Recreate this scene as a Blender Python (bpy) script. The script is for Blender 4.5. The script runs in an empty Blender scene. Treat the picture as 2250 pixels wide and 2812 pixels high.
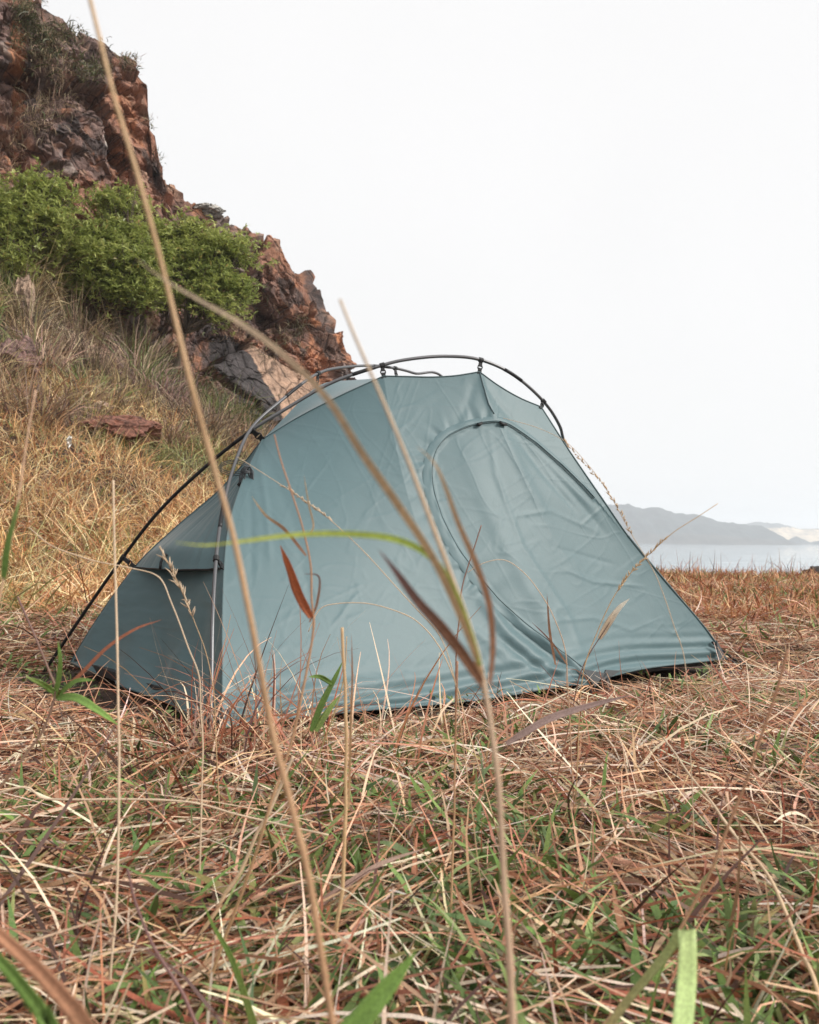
import bpy, math, random
import numpy as np
from mathutils import Matrix, Vector

random.seed(7)
rng = np.random.default_rng(11)
scene = bpy.context.scene
COL = scene.collection

# ------------------------------------------------------------------ camera
FPX, W0, H0, K = 2400.0, 2250.0, 2812.0, 2250.0 / 1725.0     # K: view pixels -> photo pixels
CAM = np.array([0.0, 0.0, 0.5])
PITCH, ROLL = math.atan(68 / FPX), math.radians(0.6)
F_ = np.array([0, math.cos(PITCH), math.sin(PITCH)])
U0 = np.array([0, -math.sin(PITCH), math.cos(PITCH)])
R0 = np.array([1.0, 0, 0])
R_ = R0 * math.cos(ROLL) + U0 * math.sin(ROLL)
U_ = U0 * math.cos(ROLL) - R0 * math.sin(ROLL)
cd = bpy.data.cameras.new('camera')
cd.sensor_fit = 'HORIZONTAL'; cd.sensor_width = 36.0; cd.lens = 36.0 * FPX / W0
cd.clip_start = 0.02; cd.clip_end = 20000
cd.dof.use_dof = True; cd.dof.focus_distance = 2.3; cd.dof.aperture_fstop = 12.0
cam = bpy.data.objects.new('camera', cd); COL.objects.link(cam)
cam.matrix_world = Matrix(((R_[0], U_[0], -F_[0], CAM[0]), (R_[1], U_[1], -F_[1], CAM[1]),
                           (R_[2], U_[2], -F_[2], CAM[2]), (0, 0, 0, 1)))
scene.camera = cam

# ------------------------------------------------------------------ light and sky
SUN = np.array([0.77, -0.24, 0.60]); SUN /= np.linalg.norm(SUN)
world = bpy.data.worlds.new('World'); scene.world = world; world.use_nodes = True
nt = world.node_tree; nt.nodes.clear()
wo = nt.nodes.new('ShaderNodeOutputWorld'); bg = nt.nodes.new('ShaderNodeBackground')
sky = nt.nodes.new('ShaderNodeTexSky'); sky.sky_type = 'NISHITA'; sky.sun_disc = False
sky.sun_elevation = math.asin(SUN[2]); sky.sun_rotation = math.atan2(SUN[0], SUN[1])
sky.air_density = 1.0; sky.dust_density = 6.0; sky.ozone_density = 1.0
tc = nt.nodes.new('ShaderNodeTexCoord')
cn = nt.nodes.new('ShaderNodeTexNoise'); cn.inputs['Scale'].default_value = 1.6; cn.inputs['Detail'].default_value = 4
cr = nt.nodes.new('ShaderNodeValToRGB')
cr.color_ramp.elements[0].position = 0.3; cr.color_ramp.elements[0].color = (3.98, 3.95, 3.93, 1)
cr.color_ramp.elements[1].position = 0.7; cr.color_ramp.elements[1].color = (4.25, 4.21, 4.19, 1)
mx = nt.nodes.new('ShaderNodeMixRGB'); mx.inputs[0].default_value = 0.96     # full cloud cover over the blue
nt.links.new(tc.outputs['Generated'], cn.inputs['Vector']); nt.links.new(cn.outputs['Fac'], cr.inputs[0])
nt.links.new(sky.outputs[0], mx.inputs[1]); nt.links.new(cr.outputs[0], mx.inputs[2])
nt.links.new(mx.outputs[0], bg.inputs[0]); nt.links.new(bg.outputs[0], wo.inputs[0])
bg.inputs[1].default_value = 0.10
sd = bpy.data.lights.new('sun', 'SUN'); sd.energy = 1.5; sd.angle = math.radians(16); sd.color = (1.0, 0.96, 0.9)
so = bpy.data.objects.new('sun', sd); COL.objects.link(so)
so.rotation_euler = Vector((-SUN[0], -SUN[1], -SUN[2])).to_track_quat('-Z', 'Y').to_euler()
vs = scene.view_settings
vs.view_transform = 'Standard'; vs.look = 'None'; vs.exposure = 1.25; vs.gamma = 1.0; vs.use_curve_mapping = False
scene.render.engine = 'CYCLES'
cy = scene.cycles
cy.use_denoising = True
try: cy.denoiser = 'OPENIMAGEDENOISE'
except Exception: pass
cy.max_bounces = 6; cy.diffuse_bounces = 3; cy.glossy_bounces = 2; cy.transmission_bounces = 3
cy.transparent_max_bounces = 4; cy.volume_bounces = 3; cy.sample_clamp_indirect = 4

# ------------------------------------------------------------------ pixel helpers (view pixels, 1725 wide)
def ray(dx, dy):
    a = (dx * K - W0 / 2) / FPX; b = -(dy * K - H0 / 2) / FPX
    return F_ + a * R_ + b * U_
def PT(dx, dy, Y):
    d = ray(dx, dy); return CAM + d * (Y / d[1])
def PG(dx, dy, z=0.0):
    d = ray(dx, dy); return CAM + d * ((z - CAM[2]) / d[2])
def proj(P):
    d = np.asarray(P) - CAM
    f = d @ F_
    f = np.where(np.abs(f) < 1e-6, 1e-6, f)
    return (W0 / 2 + FPX * (d @ R_) / f) / K, (H0 / 2 - FPX * (d @ U_) / f) / K, f

# ------------------------------------------------------------------ noise
def _h(ix, iy, iz, seed):
    h = (ix.astype(np.int64) * 374761393 + iy.astype(np.int64) * 668265263 + iz.astype(np.int64) * 2147483647 + seed * 974634541) & 0xFFFFFFFF
    h = ((h ^ (h >> 13)) * 1274126177) & 0xFFFFFFFF
    h = ((h ^ (h >> 16)) * 2246822519) & 0xFFFFFFFF
    return ((h ^ (h >> 15)) & 0xFFFFFF) / float(0xFFFFFF)
def vnoise(P, seed=0):
    i = np.floor(P); f = P - i; f = f * f * f * (f * (f * 6 - 15) + 10); i = i.astype(np.int64)
    r = 0
    for dx in (0, 1):
        for dy in (0, 1):
            for dz in (0, 1):
                w = (f[:, 0] if dx else 1 - f[:, 0]) * (f[:, 1] if dy else 1 - f[:, 1]) * (f[:, 2] if dz else 1 - f[:, 2])
                r = r + w * _h(i[:, 0] + dx, i[:, 1] + dy, i[:, 2] + dz, seed)
    return r * 2 - 1
def fbm(P, octv=4, seed=0, gain=0.5):
    a, s, r = 1.0, 0.0, 0
    P = np.asarray(P, float)
    for o in range(octv):
        r = r + a * vnoise(P + 17.3 * o, seed + o); s += a; a *= gain; P = P * 2.03
    return r / s
def cells(P, seed=0):
    """nearest feature point of a jittered lattice: returns d1, d2, id hash triple, offset to the point"""
    i = np.floor(P).astype(np.int64); n = len(P)
    d1 = np.full(n, 9.0); d2 = np.full(n, 9.0); off = np.zeros((n, 3)); cid = np.zeros((n, 3), np.int64)
    for dx in (-1, 0, 1):
        for dy in (-1, 0, 1):
            for dz in (-1, 0, 1):
                c = i + np.array([dx, dy, dz])
                q = c + np.stack([_h(c[:, 0], c[:, 1], c[:, 2], seed + k) for k in (1, 2, 3)], 1)
                v = P - q; d = np.sqrt((v * v).sum(1))
                m = d < d1
                d2 = np.where(m, d1, np.minimum(d2, d)); d1 = np.where(m, d, d1)
                off[m] = v[m]; cid[m] = c[m]
    return d1, d2, cid, off
def crag(P, seed, tilt=0.5, off0=1.0):
    d1, d2, c, off = cells(P, seed)
    r = [_h(c[:, 0], c[:, 1], c[:, 2], seed + 20 + k) * 2 - 1 for k in range(4)]
    return off0 * r[0] + tilt * (off[:, 0] * r[1] + off[:, 1] * r[2] + off[:, 2] * r[3]) * 2, d2 - d1, r[1]
def n2(x, y, s, seed=0, o=3):
    return fbm(np.stack([np.ravel(x) * s, np.ravel(y) * s, np.zeros(np.size(x)) + seed * 3.1], 1), o, seed)
def smooth(a, b, x):
    t = np.clip((x - a) / (b - a), 0, 1); return t * t * (3 - 2 * t)
def in_poly(x, y, poly):
    x = np.asarray(x); y = np.asarray(y); r = np.zeros(x.shape, bool); n = len(poly)
    for i in range(n):
        x1, y1 = poly[i]; x2, y2 = poly[(i + 1) % n]
        c = ((y1 > y) != (y2 > y)) & (x < (x2 - x1) * (y - y1) / ((y2 - y1) + 1e-12) + x1)
        r ^= c
    return r
def seg_dist(x, y, pts):
    """distance to a polyline and the arc length at the nearest point, signed side"""
    best = np.full(np.shape(x), 1e9); along = np.zeros(np.shape(x)); side = np.zeros(np.shape(x)); L = 0.0
    for (x1, y1), (x2, y2) in zip(pts[:-1], pts[1:]):
        ex, ey = x2 - x1, y2 - y1; l = math.hypot(ex, ey)
        t = np.clip(((x - x1) * ex + (y - y1) * ey) / (l * l), 0, 1)
        d = np.hypot(x - x1 - t * ex, y - y1 - t * ey); m = d < best
        best = np.where(m, d, best); along = np.where(m, L + t * l, along)
        side = np.where(m, np.sign(ex * (y - y1) - ey * (x - x1)), side); L += l
    return best, along, side

# ------------------------------------------------------------------ mesh helpers
def make_mesh(name, V, Fq, mat, parent=None, smooth_=True, col=None, tris=False):
    V = np.asarray(V, np.float32); Fq = np.asarray(Fq, np.int32); k = Fq.shape[1]
    me = bpy.data.meshes.new(name)
    me.vertices.add(len(V)); me.vertices.foreach_set('co', V.ravel())
    me.loops.add(Fq.size); me.loops.foreach_set('vertex_index', Fq.ravel())
    me.polygons.add(len(Fq)); me.polygons.foreach_set('loop_start', np.arange(0, Fq.size, k, dtype=np.int32))
    try: me.polygons.foreach_set('loop_total', np.full(len(Fq), k, np.int32))
    except Exception: pass
    me.polygons.foreach_set('use_smooth', np.full(len(Fq), bool(smooth_)))
    me.update(calc_edges=True); me.validate()
    if col is not None:
        c = np.ones((len(V), 4), np.float32); c[:, :3] = col
        ca = me.color_attributes.new('Col', 'FLOAT_COLOR', 'POINT'); ca.data.foreach_set('color', c.ravel())
    me.materials.append(mat)
    o = bpy.data.objects.new(name, me); COL.objects.link(o)
    if parent is not None: o.parent = parent
    return o
def grid_faces(nu, nv, closed_u=False):
    i, j = np.meshgrid(np.arange(nu - (0 if closed_u else 1)), np.arange(nv - 1), indexing='ij')
    a = i * nv + j; b = ((i + 1) % nu) * nv + j
    return np.stack([a, b, b + 1, a + 1], -1).reshape(-1, 4)
def tag(o, label, cat=None, group=None, kind=None):
    if label: o['label'] = label
    if cat: o['category'] = cat
    if group: o['group'] = group
    if kind: o['kind'] = kind
    return o
def empty(name, loc):
    o = bpy.data.objects.new(name, None); COL.objects.link(o); o.empty_display_size = 0.05
    o.location = [float(v) for v in loc]; return o
def local(V, parent):
    return np.asarray(V) - np.array(parent.location)
def spline(P, n):
    """centripetal-ish Catmull-Rom through P, n samples even in arc length"""
    P = np.asarray(P, float)
    if len(P) == 2: return P[0] + (P[1] - P[0]) * np.linspace(0, 1, n)[:, None]
    Q = np.vstack([2 * P[0] - P[1], P, 2 * P[-1] - P[-2]]); out = []
    for i in range(1, len(Q) - 2):
        t = np.linspace(0, 1, 24, endpoint=False)[:, None]
        p0, p1, p2, p3 = Q[i - 1], Q[i], Q[i + 1], Q[i + 2]
        out.append(0.5 * (2 * p1 + (p2 - p0) * t + (2 * p0 - 5 * p1 + 4 * p2 - p3) * t ** 2 + (3 * p1 - p0 - 3 * p2 + p3) * t ** 3))
    out = np.vstack(out + [P[-1:]])
    return resample(out, n)
def resample(P, n):
    s = np.r_[0, np.cumsum(np.linalg.norm(np.diff(P, axis=0), axis=1))]; q = np.linspace(0, s[-1], n)
    return np.stack([np.interp(q, s, P[:, k]) for k in range(P.shape[1])], 1)
def tube(P, r, sides=8, cap=True):
    P = np.asarray(P, float); n = len(P); r = np.broadcast_to(r, (n,))
    T = np.gradient(P, axis=0); T /= np.linalg.norm(T, axis=1)[:, None] + 1e-12
    up = np.array([0.31, 0.2, 0.93]) if abs(T[0][2]) < 0.9 else np.array([1.0, 0.1, 0.0])
    N = np.cross(T, up); N /= np.linalg.norm(N, axis=1)[:, None] + 1e-12
    B = np.cross(T, N)
    a = np.linspace(0, 2 * np.pi, sides, endpoint=False)
    V = P[:, None] + (np.cos(a)[None, :, None] * N[:, None] + np.sin(a)[None, :, None] * B[:, None]) * r[:, None, None]
    V = V.reshape(-1, 3); Fq = []
    for i in range(n - 1):
        for j in range(sides):
            k = (j + 1) % sides
            Fq.append((i * sides + j, i * sides + k, (i + 1) * sides + k, (i + 1) * sides + j))
    if cap:
        V = np.vstack([V, P[:1], P[-1:]]); c0, c1 = n * sides, n * sides + 1
        for j in range(sides):
            k = (j + 1) % sides
            Fq.append((c0, k, j, j)); Fq.append((c1, (n - 1) * sides + j, (n - 1) * sides + k, (n - 1) * sides + k))
    return V, Fq
def py_mesh(name, V, Fq, mat, parent=None, smooth_=True, col=None):
    me = bpy.data.meshes.new(name)
    Fc = [tuple(dict.fromkeys(int(x) for x in f)) for f in Fq]
    me.from_pydata([tuple(map(float, v)) for v in V], [], Fc); me.update()
    me.polygons.foreach_set('use_smooth', np.full(len(me.polygons), bool(smooth_)))
    if col is not None:
        c = np.ones((len(V), 4), np.float32); c[:, :3] = col
        ca = me.color_attributes.new('Col', 'FLOAT_COLOR', 'POINT'); ca.data.foreach_set('color', c.ravel())
    me.materials.append(mat)
    o = bpy.data.objects.new(name, me); COL.objects.link(o)
    if parent is not None: o.parent = parent
    return o
def merge(parts):
    V, Fq, k = [], [], 0
    for v, f in parts:
        V.append(np.asarray(v)); Fq += [tuple(int(x) + k for x in q) for q in f]; k += len(v)
    return np.vstack(V), Fq

# ------------------------------------------------------------------ materials
def new_mat(name):
    m = bpy.data.materials.new(name); m.use_nodes = True
    return m, m.node_tree, m.node_tree.nodes['Principled BSDF'], m.node_tree.nodes['Material Output']
def mat_plain(name, c, rough=0.5, metal=0.0, noise=0.15, scale=60):
    m, t, p, o = new_mat(name)
    n = t.nodes.new('ShaderNodeTexNoise'); n.inputs['Scale'].default_value = scale; n.inputs['Detail'].default_value = 5
    x = t.nodes.new('ShaderNodeMixRGB'); x.inputs[1].default_value = (*[v * (1 - noise) for v in c], 1); x.inputs[2].default_value = (*[min(1, v * (1 + noise)) for v in c], 1)
    g = t.nodes.new('ShaderNodeTexCoord'); t.links.new(g.outputs['Object'], n.inputs['Vector'])
    t.links.new(n.outputs['Fac'], x.inputs[0]); t.links.new(x.outputs[0], p.inputs['Base Color'])
    p.inputs['Roughness'].default_value = rough; p.inputs['Metallic'].default_value = metal
    return m
def mat_blade(name, rough=0.55, trans=0.15, streak=500.0, spec=0.35):
    """plant matter: colour from the blade, fine fibre streaks, some light let through"""
    m, t, p, o = new_mat(name)
    a = t.nodes.new('ShaderNodeAttribute'); a.attribute_name = 'Col'
    g = t.nodes.new('ShaderNodeTexCoord'); n = t.nodes.new('ShaderNodeTexNoise')
    n.inputs['Scale'].default_value = streak; n.inputs['Detail'].default_value = 2
    mr = t.nodes.new('ShaderNodeMapRange'); mr.inputs[1].default_value = 0.3; mr.inputs[2].default_value = 0.7
    mr.inputs[3].default_value = 0.78; mr.inputs[4].default_value = 1.2
    x = t.nodes.new('ShaderNodeMixRGB'); x.blend_type = 'MULTIPLY'; x.inputs[0].default_value = 1
    t.links.new(g.outputs['Object'], n.inputs['Vector']); t.links.new(n.outputs['Fac'], mr.inputs[0])
    t.links.new(a.outputs['Color'], x.inputs[1]); t.links.new(mr.outputs[0], x.inputs[2])
    t.links.new(x.outputs[0], p.inputs['Base Color']); p.inputs['Roughness'].default_value = rough
    p.inputs['Specular IOR Level'].default_value = spec
    tr = t.nodes.new('ShaderNodeBsdfTranslucent'); t.links.new(x.outputs[0], tr.inputs[0])
    ms = t.nodes.new('ShaderNodeMixShader'); ms.inputs[0].default_value = trans
    t.links.new(p.outputs[0], ms.inputs[1]); t.links.new(tr.outputs[0], ms.inputs[2]); t.links.new(ms.outputs[0], o.inputs[0])
    return m
M_BLADE = mat_blade('grass blade')
M_LEAF = mat_blade('shrub leaf', rough=0.4, trans=0.4, streak=40, spec=0.5)
M_STALK = mat_blade('dry stalk', rough=0.5, trans=0.12, streak=900)

def mat_ground():
    m, t, p, o = new_mat('thatch and soil')
    g = t.nodes.new('ShaderNodeTexCoord'); n = t.nodes.new('ShaderNodeTexNoise'); n.inputs['Scale'].default_value = 9; n.inputs['Detail'].default_value = 8
    n.inputs['Roughness'].default_value = 0.7
    r = t.nodes.new('ShaderNodeValToRGB'); e = r.color_ramp.elements
    e[0].position = 0.3; e[0].color = (0.022, 0.014, 0.011, 1); e[1].position = 0.7; e[1].color = (0.085, 0.05, 0.034, 1)
    t.links.new(g.outputs['Object'], n.inputs['Vector']); t.links.new(n.outputs['Fac'], r.inputs[0]); t.links.new(r.outputs[0], p.inputs['Base Color'])
    n3 = t.nodes.new('ShaderNodeTexNoise'); n3.inputs['Scale'].default_value = 70; n3.inputs['Detail'].default_value = 6
    b = t.nodes.new('ShaderNodeBump'); b.inputs['Strength'].default_value = 0.8; b.inputs['Distance'].default_value = 0.02
    t.links.new(g.outputs['Object'], n3.inputs['Vector']); t.links.new(n3.outputs['Fac'], b.inputs['Height']); t.links.new(b.outputs[0], p.inputs['Normal'])
    p.inputs['Roughness'].default_value = 0.95
    return m
def mat_rock(name, fine=5.0):
    m, t, p, o = new_mat(name)
    a = t.nodes.new('ShaderNodeAttribute'); a.attribute_name = 'Col'
    g = t.nodes.new('ShaderNodeTexCoord')
    n = t.nodes.new('ShaderNodeTexNoise'); n.inputs['Scale'].default_value = fine; n.inputs['Detail'].default_value = 10; n.inputs['Roughness'].default_value = 0.72
    mr = t.nodes.new('ShaderNodeMapRange'); mr.inputs[1].default_value = 0.3; mr.inputs[2].default_value = 0.7; mr.inputs[3].default_value = 0.3; mr.inputs[4].default_value = 1.8
    x = t.nodes.new('ShaderNodeMixRGB'); x.blend_type = 'MULTIPLY'; x.inputs[0].default_value = 1
    t.links.new(g.outputs['Object'], n.inputs['Vector']); t.links.new(n.outputs['Fac'], mr.inputs[0])
    t.links.new(a.outputs['Color'], x.inputs[1]); t.links.new(mr.outputs[0], x.inputs[2])
    v = t.nodes.new('ShaderNodeTexVoronoi'); v.feature = 'DISTANCE_TO_EDGE'; v.inputs['Scale'].default_value = fine * 0.5
    w = t.nodes.new('ShaderNodeMixRGB'); w.inputs[0].default_value = 0.12
    t.links.new(g.outputs['Object'], w.inputs[1]); t.links.new(n.outputs['Color'], w.inputs[2]); t.links.new(w.outputs[0], v.inputs['Vector'])
    mv = t.nodes.new('ShaderNodeMath'); mv.operation = 'MINIMUM'; mv.inputs[1].default_value = 0.05; t.links.new(v.outputs['Distance'], mv.inputs[0])
    ad = t.nodes.new('ShaderNodeMath'); ad.operation = 'MULTIPLY_ADD'; ad.inputs[1].default_value = 6.0; t.links.new(mv.outputs[0], ad.inputs[0]); t.links.new(n.outputs['Fac'], ad.inputs[2])
    ck = t.nodes.new('ShaderNodeMapRange'); ck.inputs[1].default_value = 0.0; ck.inputs[2].default_value = 0.035; ck.inputs[3].default_value = 0.35; ck.inputs[4].default_value = 1.0
    t.links.new(v.outputs['Distance'], ck.inputs[0]); xc = t.nodes.new('ShaderNodeMixRGB'); xc.blend_type = 'MULTIPLY'; xc.inputs[0].default_value = 1
    t.links.new(x.outputs[0], xc.inputs[1]); t.links.new(ck.outputs[0], xc.inputs[2]); t.links.new(xc.outputs[0], p.inputs['Base Color'])
    b = t.nodes.new('ShaderNodeBump'); b.inputs['Strength'].default_value = 0.9; b.inputs['Distance'].default_value = 0.35 / fine
    t.links.new(ad.outputs[0], b.inputs['Height']); t.links.new(b.outputs[0], p.inputs['Normal'])
    p.inputs['Roughness'].default_value = 0.85
    return m
def mat_fabric(name, c):
    m, t, p, o = new_mat(name)
    g = t.nodes.new('ShaderNodeTexCoord')
    n = t.nodes.new('ShaderNodeTexNoise'); n.inputs['Scale'].default_value = 260; n.inputs['Detail'].default_value = 3
    n1 = t.nodes.new('ShaderNodeTexNoise'); n1.inputs['Scale'].default_value = 5; n1.inputs['Detail'].default_value = 5
    x = t.nodes.new('ShaderNodeMixRGB'); x.inputs[1].default_value = (*[v * 0.86 for v in c], 1); x.inputs[2].default_value = (*[v * 1.14 for v in c], 1)
    ad = t.nodes.new('ShaderNodeMath'); ad.operation = 'MULTIPLY_ADD'; ad.inputs[1].default_value = 0.6
    t.links.new(g.outputs['Object'], n.inputs['Vector']); t.links.new(g.outputs['Object'], n1.inputs['Vector'])
    t.links.new(n.outputs['Fac'], ad.inputs[0]); s = t.nodes.new('ShaderNodeMath'); s.operation = 'MULTIPLY'; s.inputs[1].default_value = 0.4
    t.links.new(n1.outputs['Fac'], s.inputs[0]); t.links.new(s.outputs[0], ad.inputs[2]); t.links.new(ad.outputs[0], x.inputs[0])
    t.links.new(x.outputs[0], p.inputs['Base Color']); p.inputs['Roughness'].default_value = 0.6
    p.inputs['Specular IOR Level'].default_value = 0.5; p.inputs['Sheen Weight'].default_value = 0.28; p.inputs['Sheen Roughness'].default_value = 0.3; p.inputs['Coat Weight'].default_value = 0.3; p.inputs['Coat Roughness'].default_value = 0.42; p.inputs['Coat IOR'].default_value = 1.45
    n2_ = t.nodes.new('ShaderNodeTexNoise'); n2_.inputs['Scale'].default_value = 24; n2_.inputs['Detail'].default_value = 4
    n2_.inputs['Distortion'].default_value = 1.2
    t.links.new(g.outputs['Object'], n2_.inputs['Vector'])
    b = t.nodes.new('ShaderNodeBump'); b.inputs['Strength'].default_value = 0.10; b.inputs['Distance'].default_value = 0.006
    t.links.new(n2_.outputs['Fac'], b.inputs['Height']); t.links.new(b.outputs[0], p.inputs['Normal'])
    tr = t.nodes.new('ShaderNodeBsdfTranslucent'); t.links.new(x.outputs[0], tr.inputs[0])
    ms = t.nodes.new('ShaderNodeMixShader'); ms.inputs[0].default_value = 0.05
    t.links.new(p.outputs[0], ms.inputs[1]); t.links.new(tr.outputs[0], ms.inputs[2]); t.links.new(ms.outputs[0], o.inputs[0])
    return m
def mat_sea():
    m, t, p, o = new_mat('sea water')
    p.inputs['Base Color'].default_value = (0.30, 0.37, 0.41, 1); p.inputs['Roughness'].default_value = 0.05; p.inputs['IOR'].default_value = 1.33
    g = t.nodes.new('ShaderNodeTexCoord'); mp = t.nodes.new('ShaderNodeMapping'); mp.inputs['Scale'].default_value = (0.35, 1.0, 1.0)
    n = t.nodes.new('ShaderNodeTexNoise'); n.inputs['Scale'].default_value = 0.5; n.inputs['Detail'].default_value = 6; n.inputs['Roughness'].default_value = 0.65
    b = t.nodes.new('ShaderNodeBump'); b.inputs['Strength'].default_value = 0.6; b.inputs['Distance'].default_value = 0.6
    t.links.new(g.outputs['Object'], mp.inputs[0]); t.links.new(mp.outputs[0], n.inputs['Vector']); t.links.new(n.outputs['Fac'], b.inputs['Height']); t.links.new(b.outputs[0], p.inputs['Normal'])
    return m

# ------------------------------------------------------------------ tent frame of reference
A0 = PG(468, 1532); C0 = PG(1545, 1398)
uh = (C0 - A0); uh[2] = 0; TL = np.linalg.norm(uh); uh /= TL
vh = np.array([-uh[1], uh[0], 0.0])
def PV(dx, dy, v):
    d = ray(dx, dy); n = vh; return CAM + d * (((A0 - CAM) @ n + v) / (d @ n))
def UVZ(u, v, z): return A0 + uh * u + vh * v + np.array([0, 0, z - A0[2]])
TW = 1.33
def hem_dist(x, y):
    B_ = A0 + vh * TW - uh * .18
    d, _, _ = seg_dist(x, y, [tuple(B_[:2]), tuple(A0[:2]), tuple(C0[:2])]); return d
FOOT = [A0[:2] , C0[:2], (C0 + vh * TW)[:2], (A0 + vh * TW - uh * 0.18)[:2]]

# ------------------------------------------------------------------ terrain
CL = np.array([[-27, 0.0], [-19, 6.0], [-10, 14.0], [-4.6, 19.7], [-1.75, 22.6], [-1.0, 24.8], [-3.6, 29], [-9, 38]])
def cliff_dist(x, y):
    """signed distance in front of the cliff foot line (positive towards the meadow) and arc length along it"""
    d, a, s = seg_dist(x, y, [tuple(p) for p in CL]); return d * -s * -1 * -1 if False else d * (-s), a
_, S_REF, _ = seg_dist(np.array([-10.0]), np.array([14.0]), [tuple(p) for p in CL]); S_REF = float(S_REF[0])
def base_h(a):
    return np.interp(a - S_REF, [-12, -2, 2, 5, 8, 12, 14, 20], [6.0, 6.5, 6.2, 4.9, 2.9, 1.6, 1.0, -3.0])
def ground_z(x, y):
    x = np.asarray(x, float); y = np.asarray(y, float); sh = x.shape; x = x.ravel(); y = y.ravel()
    c, a = cliff_dist(x, y)
    w = np.clip((11.5 - np.maximum(c, 0)) / 11.5, 0, 1)
    z = base_h(a) * w ** 1.6
    z = z + 0.10 * w * n2(x, y, 0.9, 3) * 2 + 0.28 * w * n2(x, y, 0.33, 5)
    near = np.exp(-((x / 3) ** 2 + ((y - 2.5) / 3) ** 2))
    z = z + 0.035 * n2(x, y, 0.8, 9) * (1 - 0.7 * near) + 0.012 * n2(x, y, 4.0, 13)
    if 'A0' in globals(): z = z - .035 * (1 - smooth(.25, .9, hem_dist(x, y))) - z * .8 * (1 - smooth(.1, .8, hem_dist(x, y)))
    edge = 13.2 + 1.1 * n2(x, y * 0, 0.28, 21) + np.clip(-x, 0, 30) * 1.2      # the brink above the sea
    z = z - 7.0 * smooth(0, 5.0, y - edge) * (1 - smooth(0.35, 0.7, w))
    z = np.where(c < -0.2, np.minimum(z, base_h(a) - 0.3), z)
    return z.reshape(sh)
gx = np.unique(np.r_[np.linspace(-45, -14, 50), np.linspace(-14, 12, 210), np.linspace(12, 45, 50)])
gy = np.unique(np.r_[np.linspace(-12, 0, 30), np.linspace(0, 8, 100), np.linspace(8, 30, 120), np.linspace(30, 50, 25)])
GX, GY = np.meshgrid(gx, gy, indexing='ij')
GZ = ground_z(GX, GY)
ground = make_mesh('ground', np.stack([GX, GY, GZ], -1).reshape(-1, 3), grid_faces(len(gx), len(gy)), mat_ground())
tag(ground, 'meadow floor of dry thatch rising into a slope below the cliff', kind='structure')

# sea: a polar sheet with real swell near the shore
SEA = -5.2
an = np.radians(np.linspace(-75, 75, 260)); rr = np.concatenate([np.geomspace(14, 900, 300), np.geomspace(950, 2900, 30)])
AN, RR = np.meshgrid(an, rr, indexing='ij'); SX, SY = RR * np.sin(AN), RR * np.cos(AN)
zw = np.zeros(SX.size)
for k, (wl, am, dr) in enumerate([(9, .08, 1.35), (5.3, .05, 1.9), (3.1, .02, 1.2), (14, .11, 1.6), (23, .16, 1.45)]):
    ph = (SX.ravel() * math.cos(dr) + SY.ravel() * math.sin(dr)) * 2 * np.pi / wl + 2.2 * n2(SX, SY, 0.06, 40 + k, 2)
    fade = np.clip(1 - RR.ravel() * (150.0 / 260 / 57) / wl * 3.0, 0, 1)
    zw += am * np.sin(ph) * fade * (0.6 + 0.6 * n2(SX, SY, 0.02, 50 + k, 2))
sea = make_mesh('sea', np.stack([SX.ravel(), SY.ravel(), SEA + zw], 1), grid_faces(len(an), len(rr)), mat_sea())
tag(sea, 'pale rippled sea beyond the meadow edge', kind='structure')

# ------------------------------------------------------------------ far hills
def mat_hill():
    m, t, p, o = new_mat('far hillside')
    a = t.nodes.new('ShaderNodeAttribute'); a.attribute_name = 'Col'
    g = t.nodes.new('ShaderNodeTexCoord'); n = t.nodes.new('ShaderNodeTexNoise'); n.inputs['Scale'].default_value = 0.05; n.inputs['Detail'].default_value = 7
    mr = t.nodes.new('ShaderNodeMapRange'); mr.inputs[1].default_value = 0.3; mr.inputs[2].default_value = 0.7; mr.inputs[3].default_value = 0.45; mr.inputs[4].default_value = 1.6
    x = t.nodes.new('ShaderNodeMixRGB'); x.blend_type = 'MULTIPLY'; x.inputs[0].default_value = 1
    t.links.new(g.outputs['Object'], n.inputs['Vector']); t.links.new(n.outputs['Fac'], mr.inputs[0]); t.links.new(a.outputs['Color'], x.inputs[1]); t.links.new(mr.outputs[0], x.inputs[2])
    t.links.new(x.outputs[0], p.inputs['Base Color']); p.inputs['Roughness'].default_value = 0.95
    return m
M_HILL = mat_hill()
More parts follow.
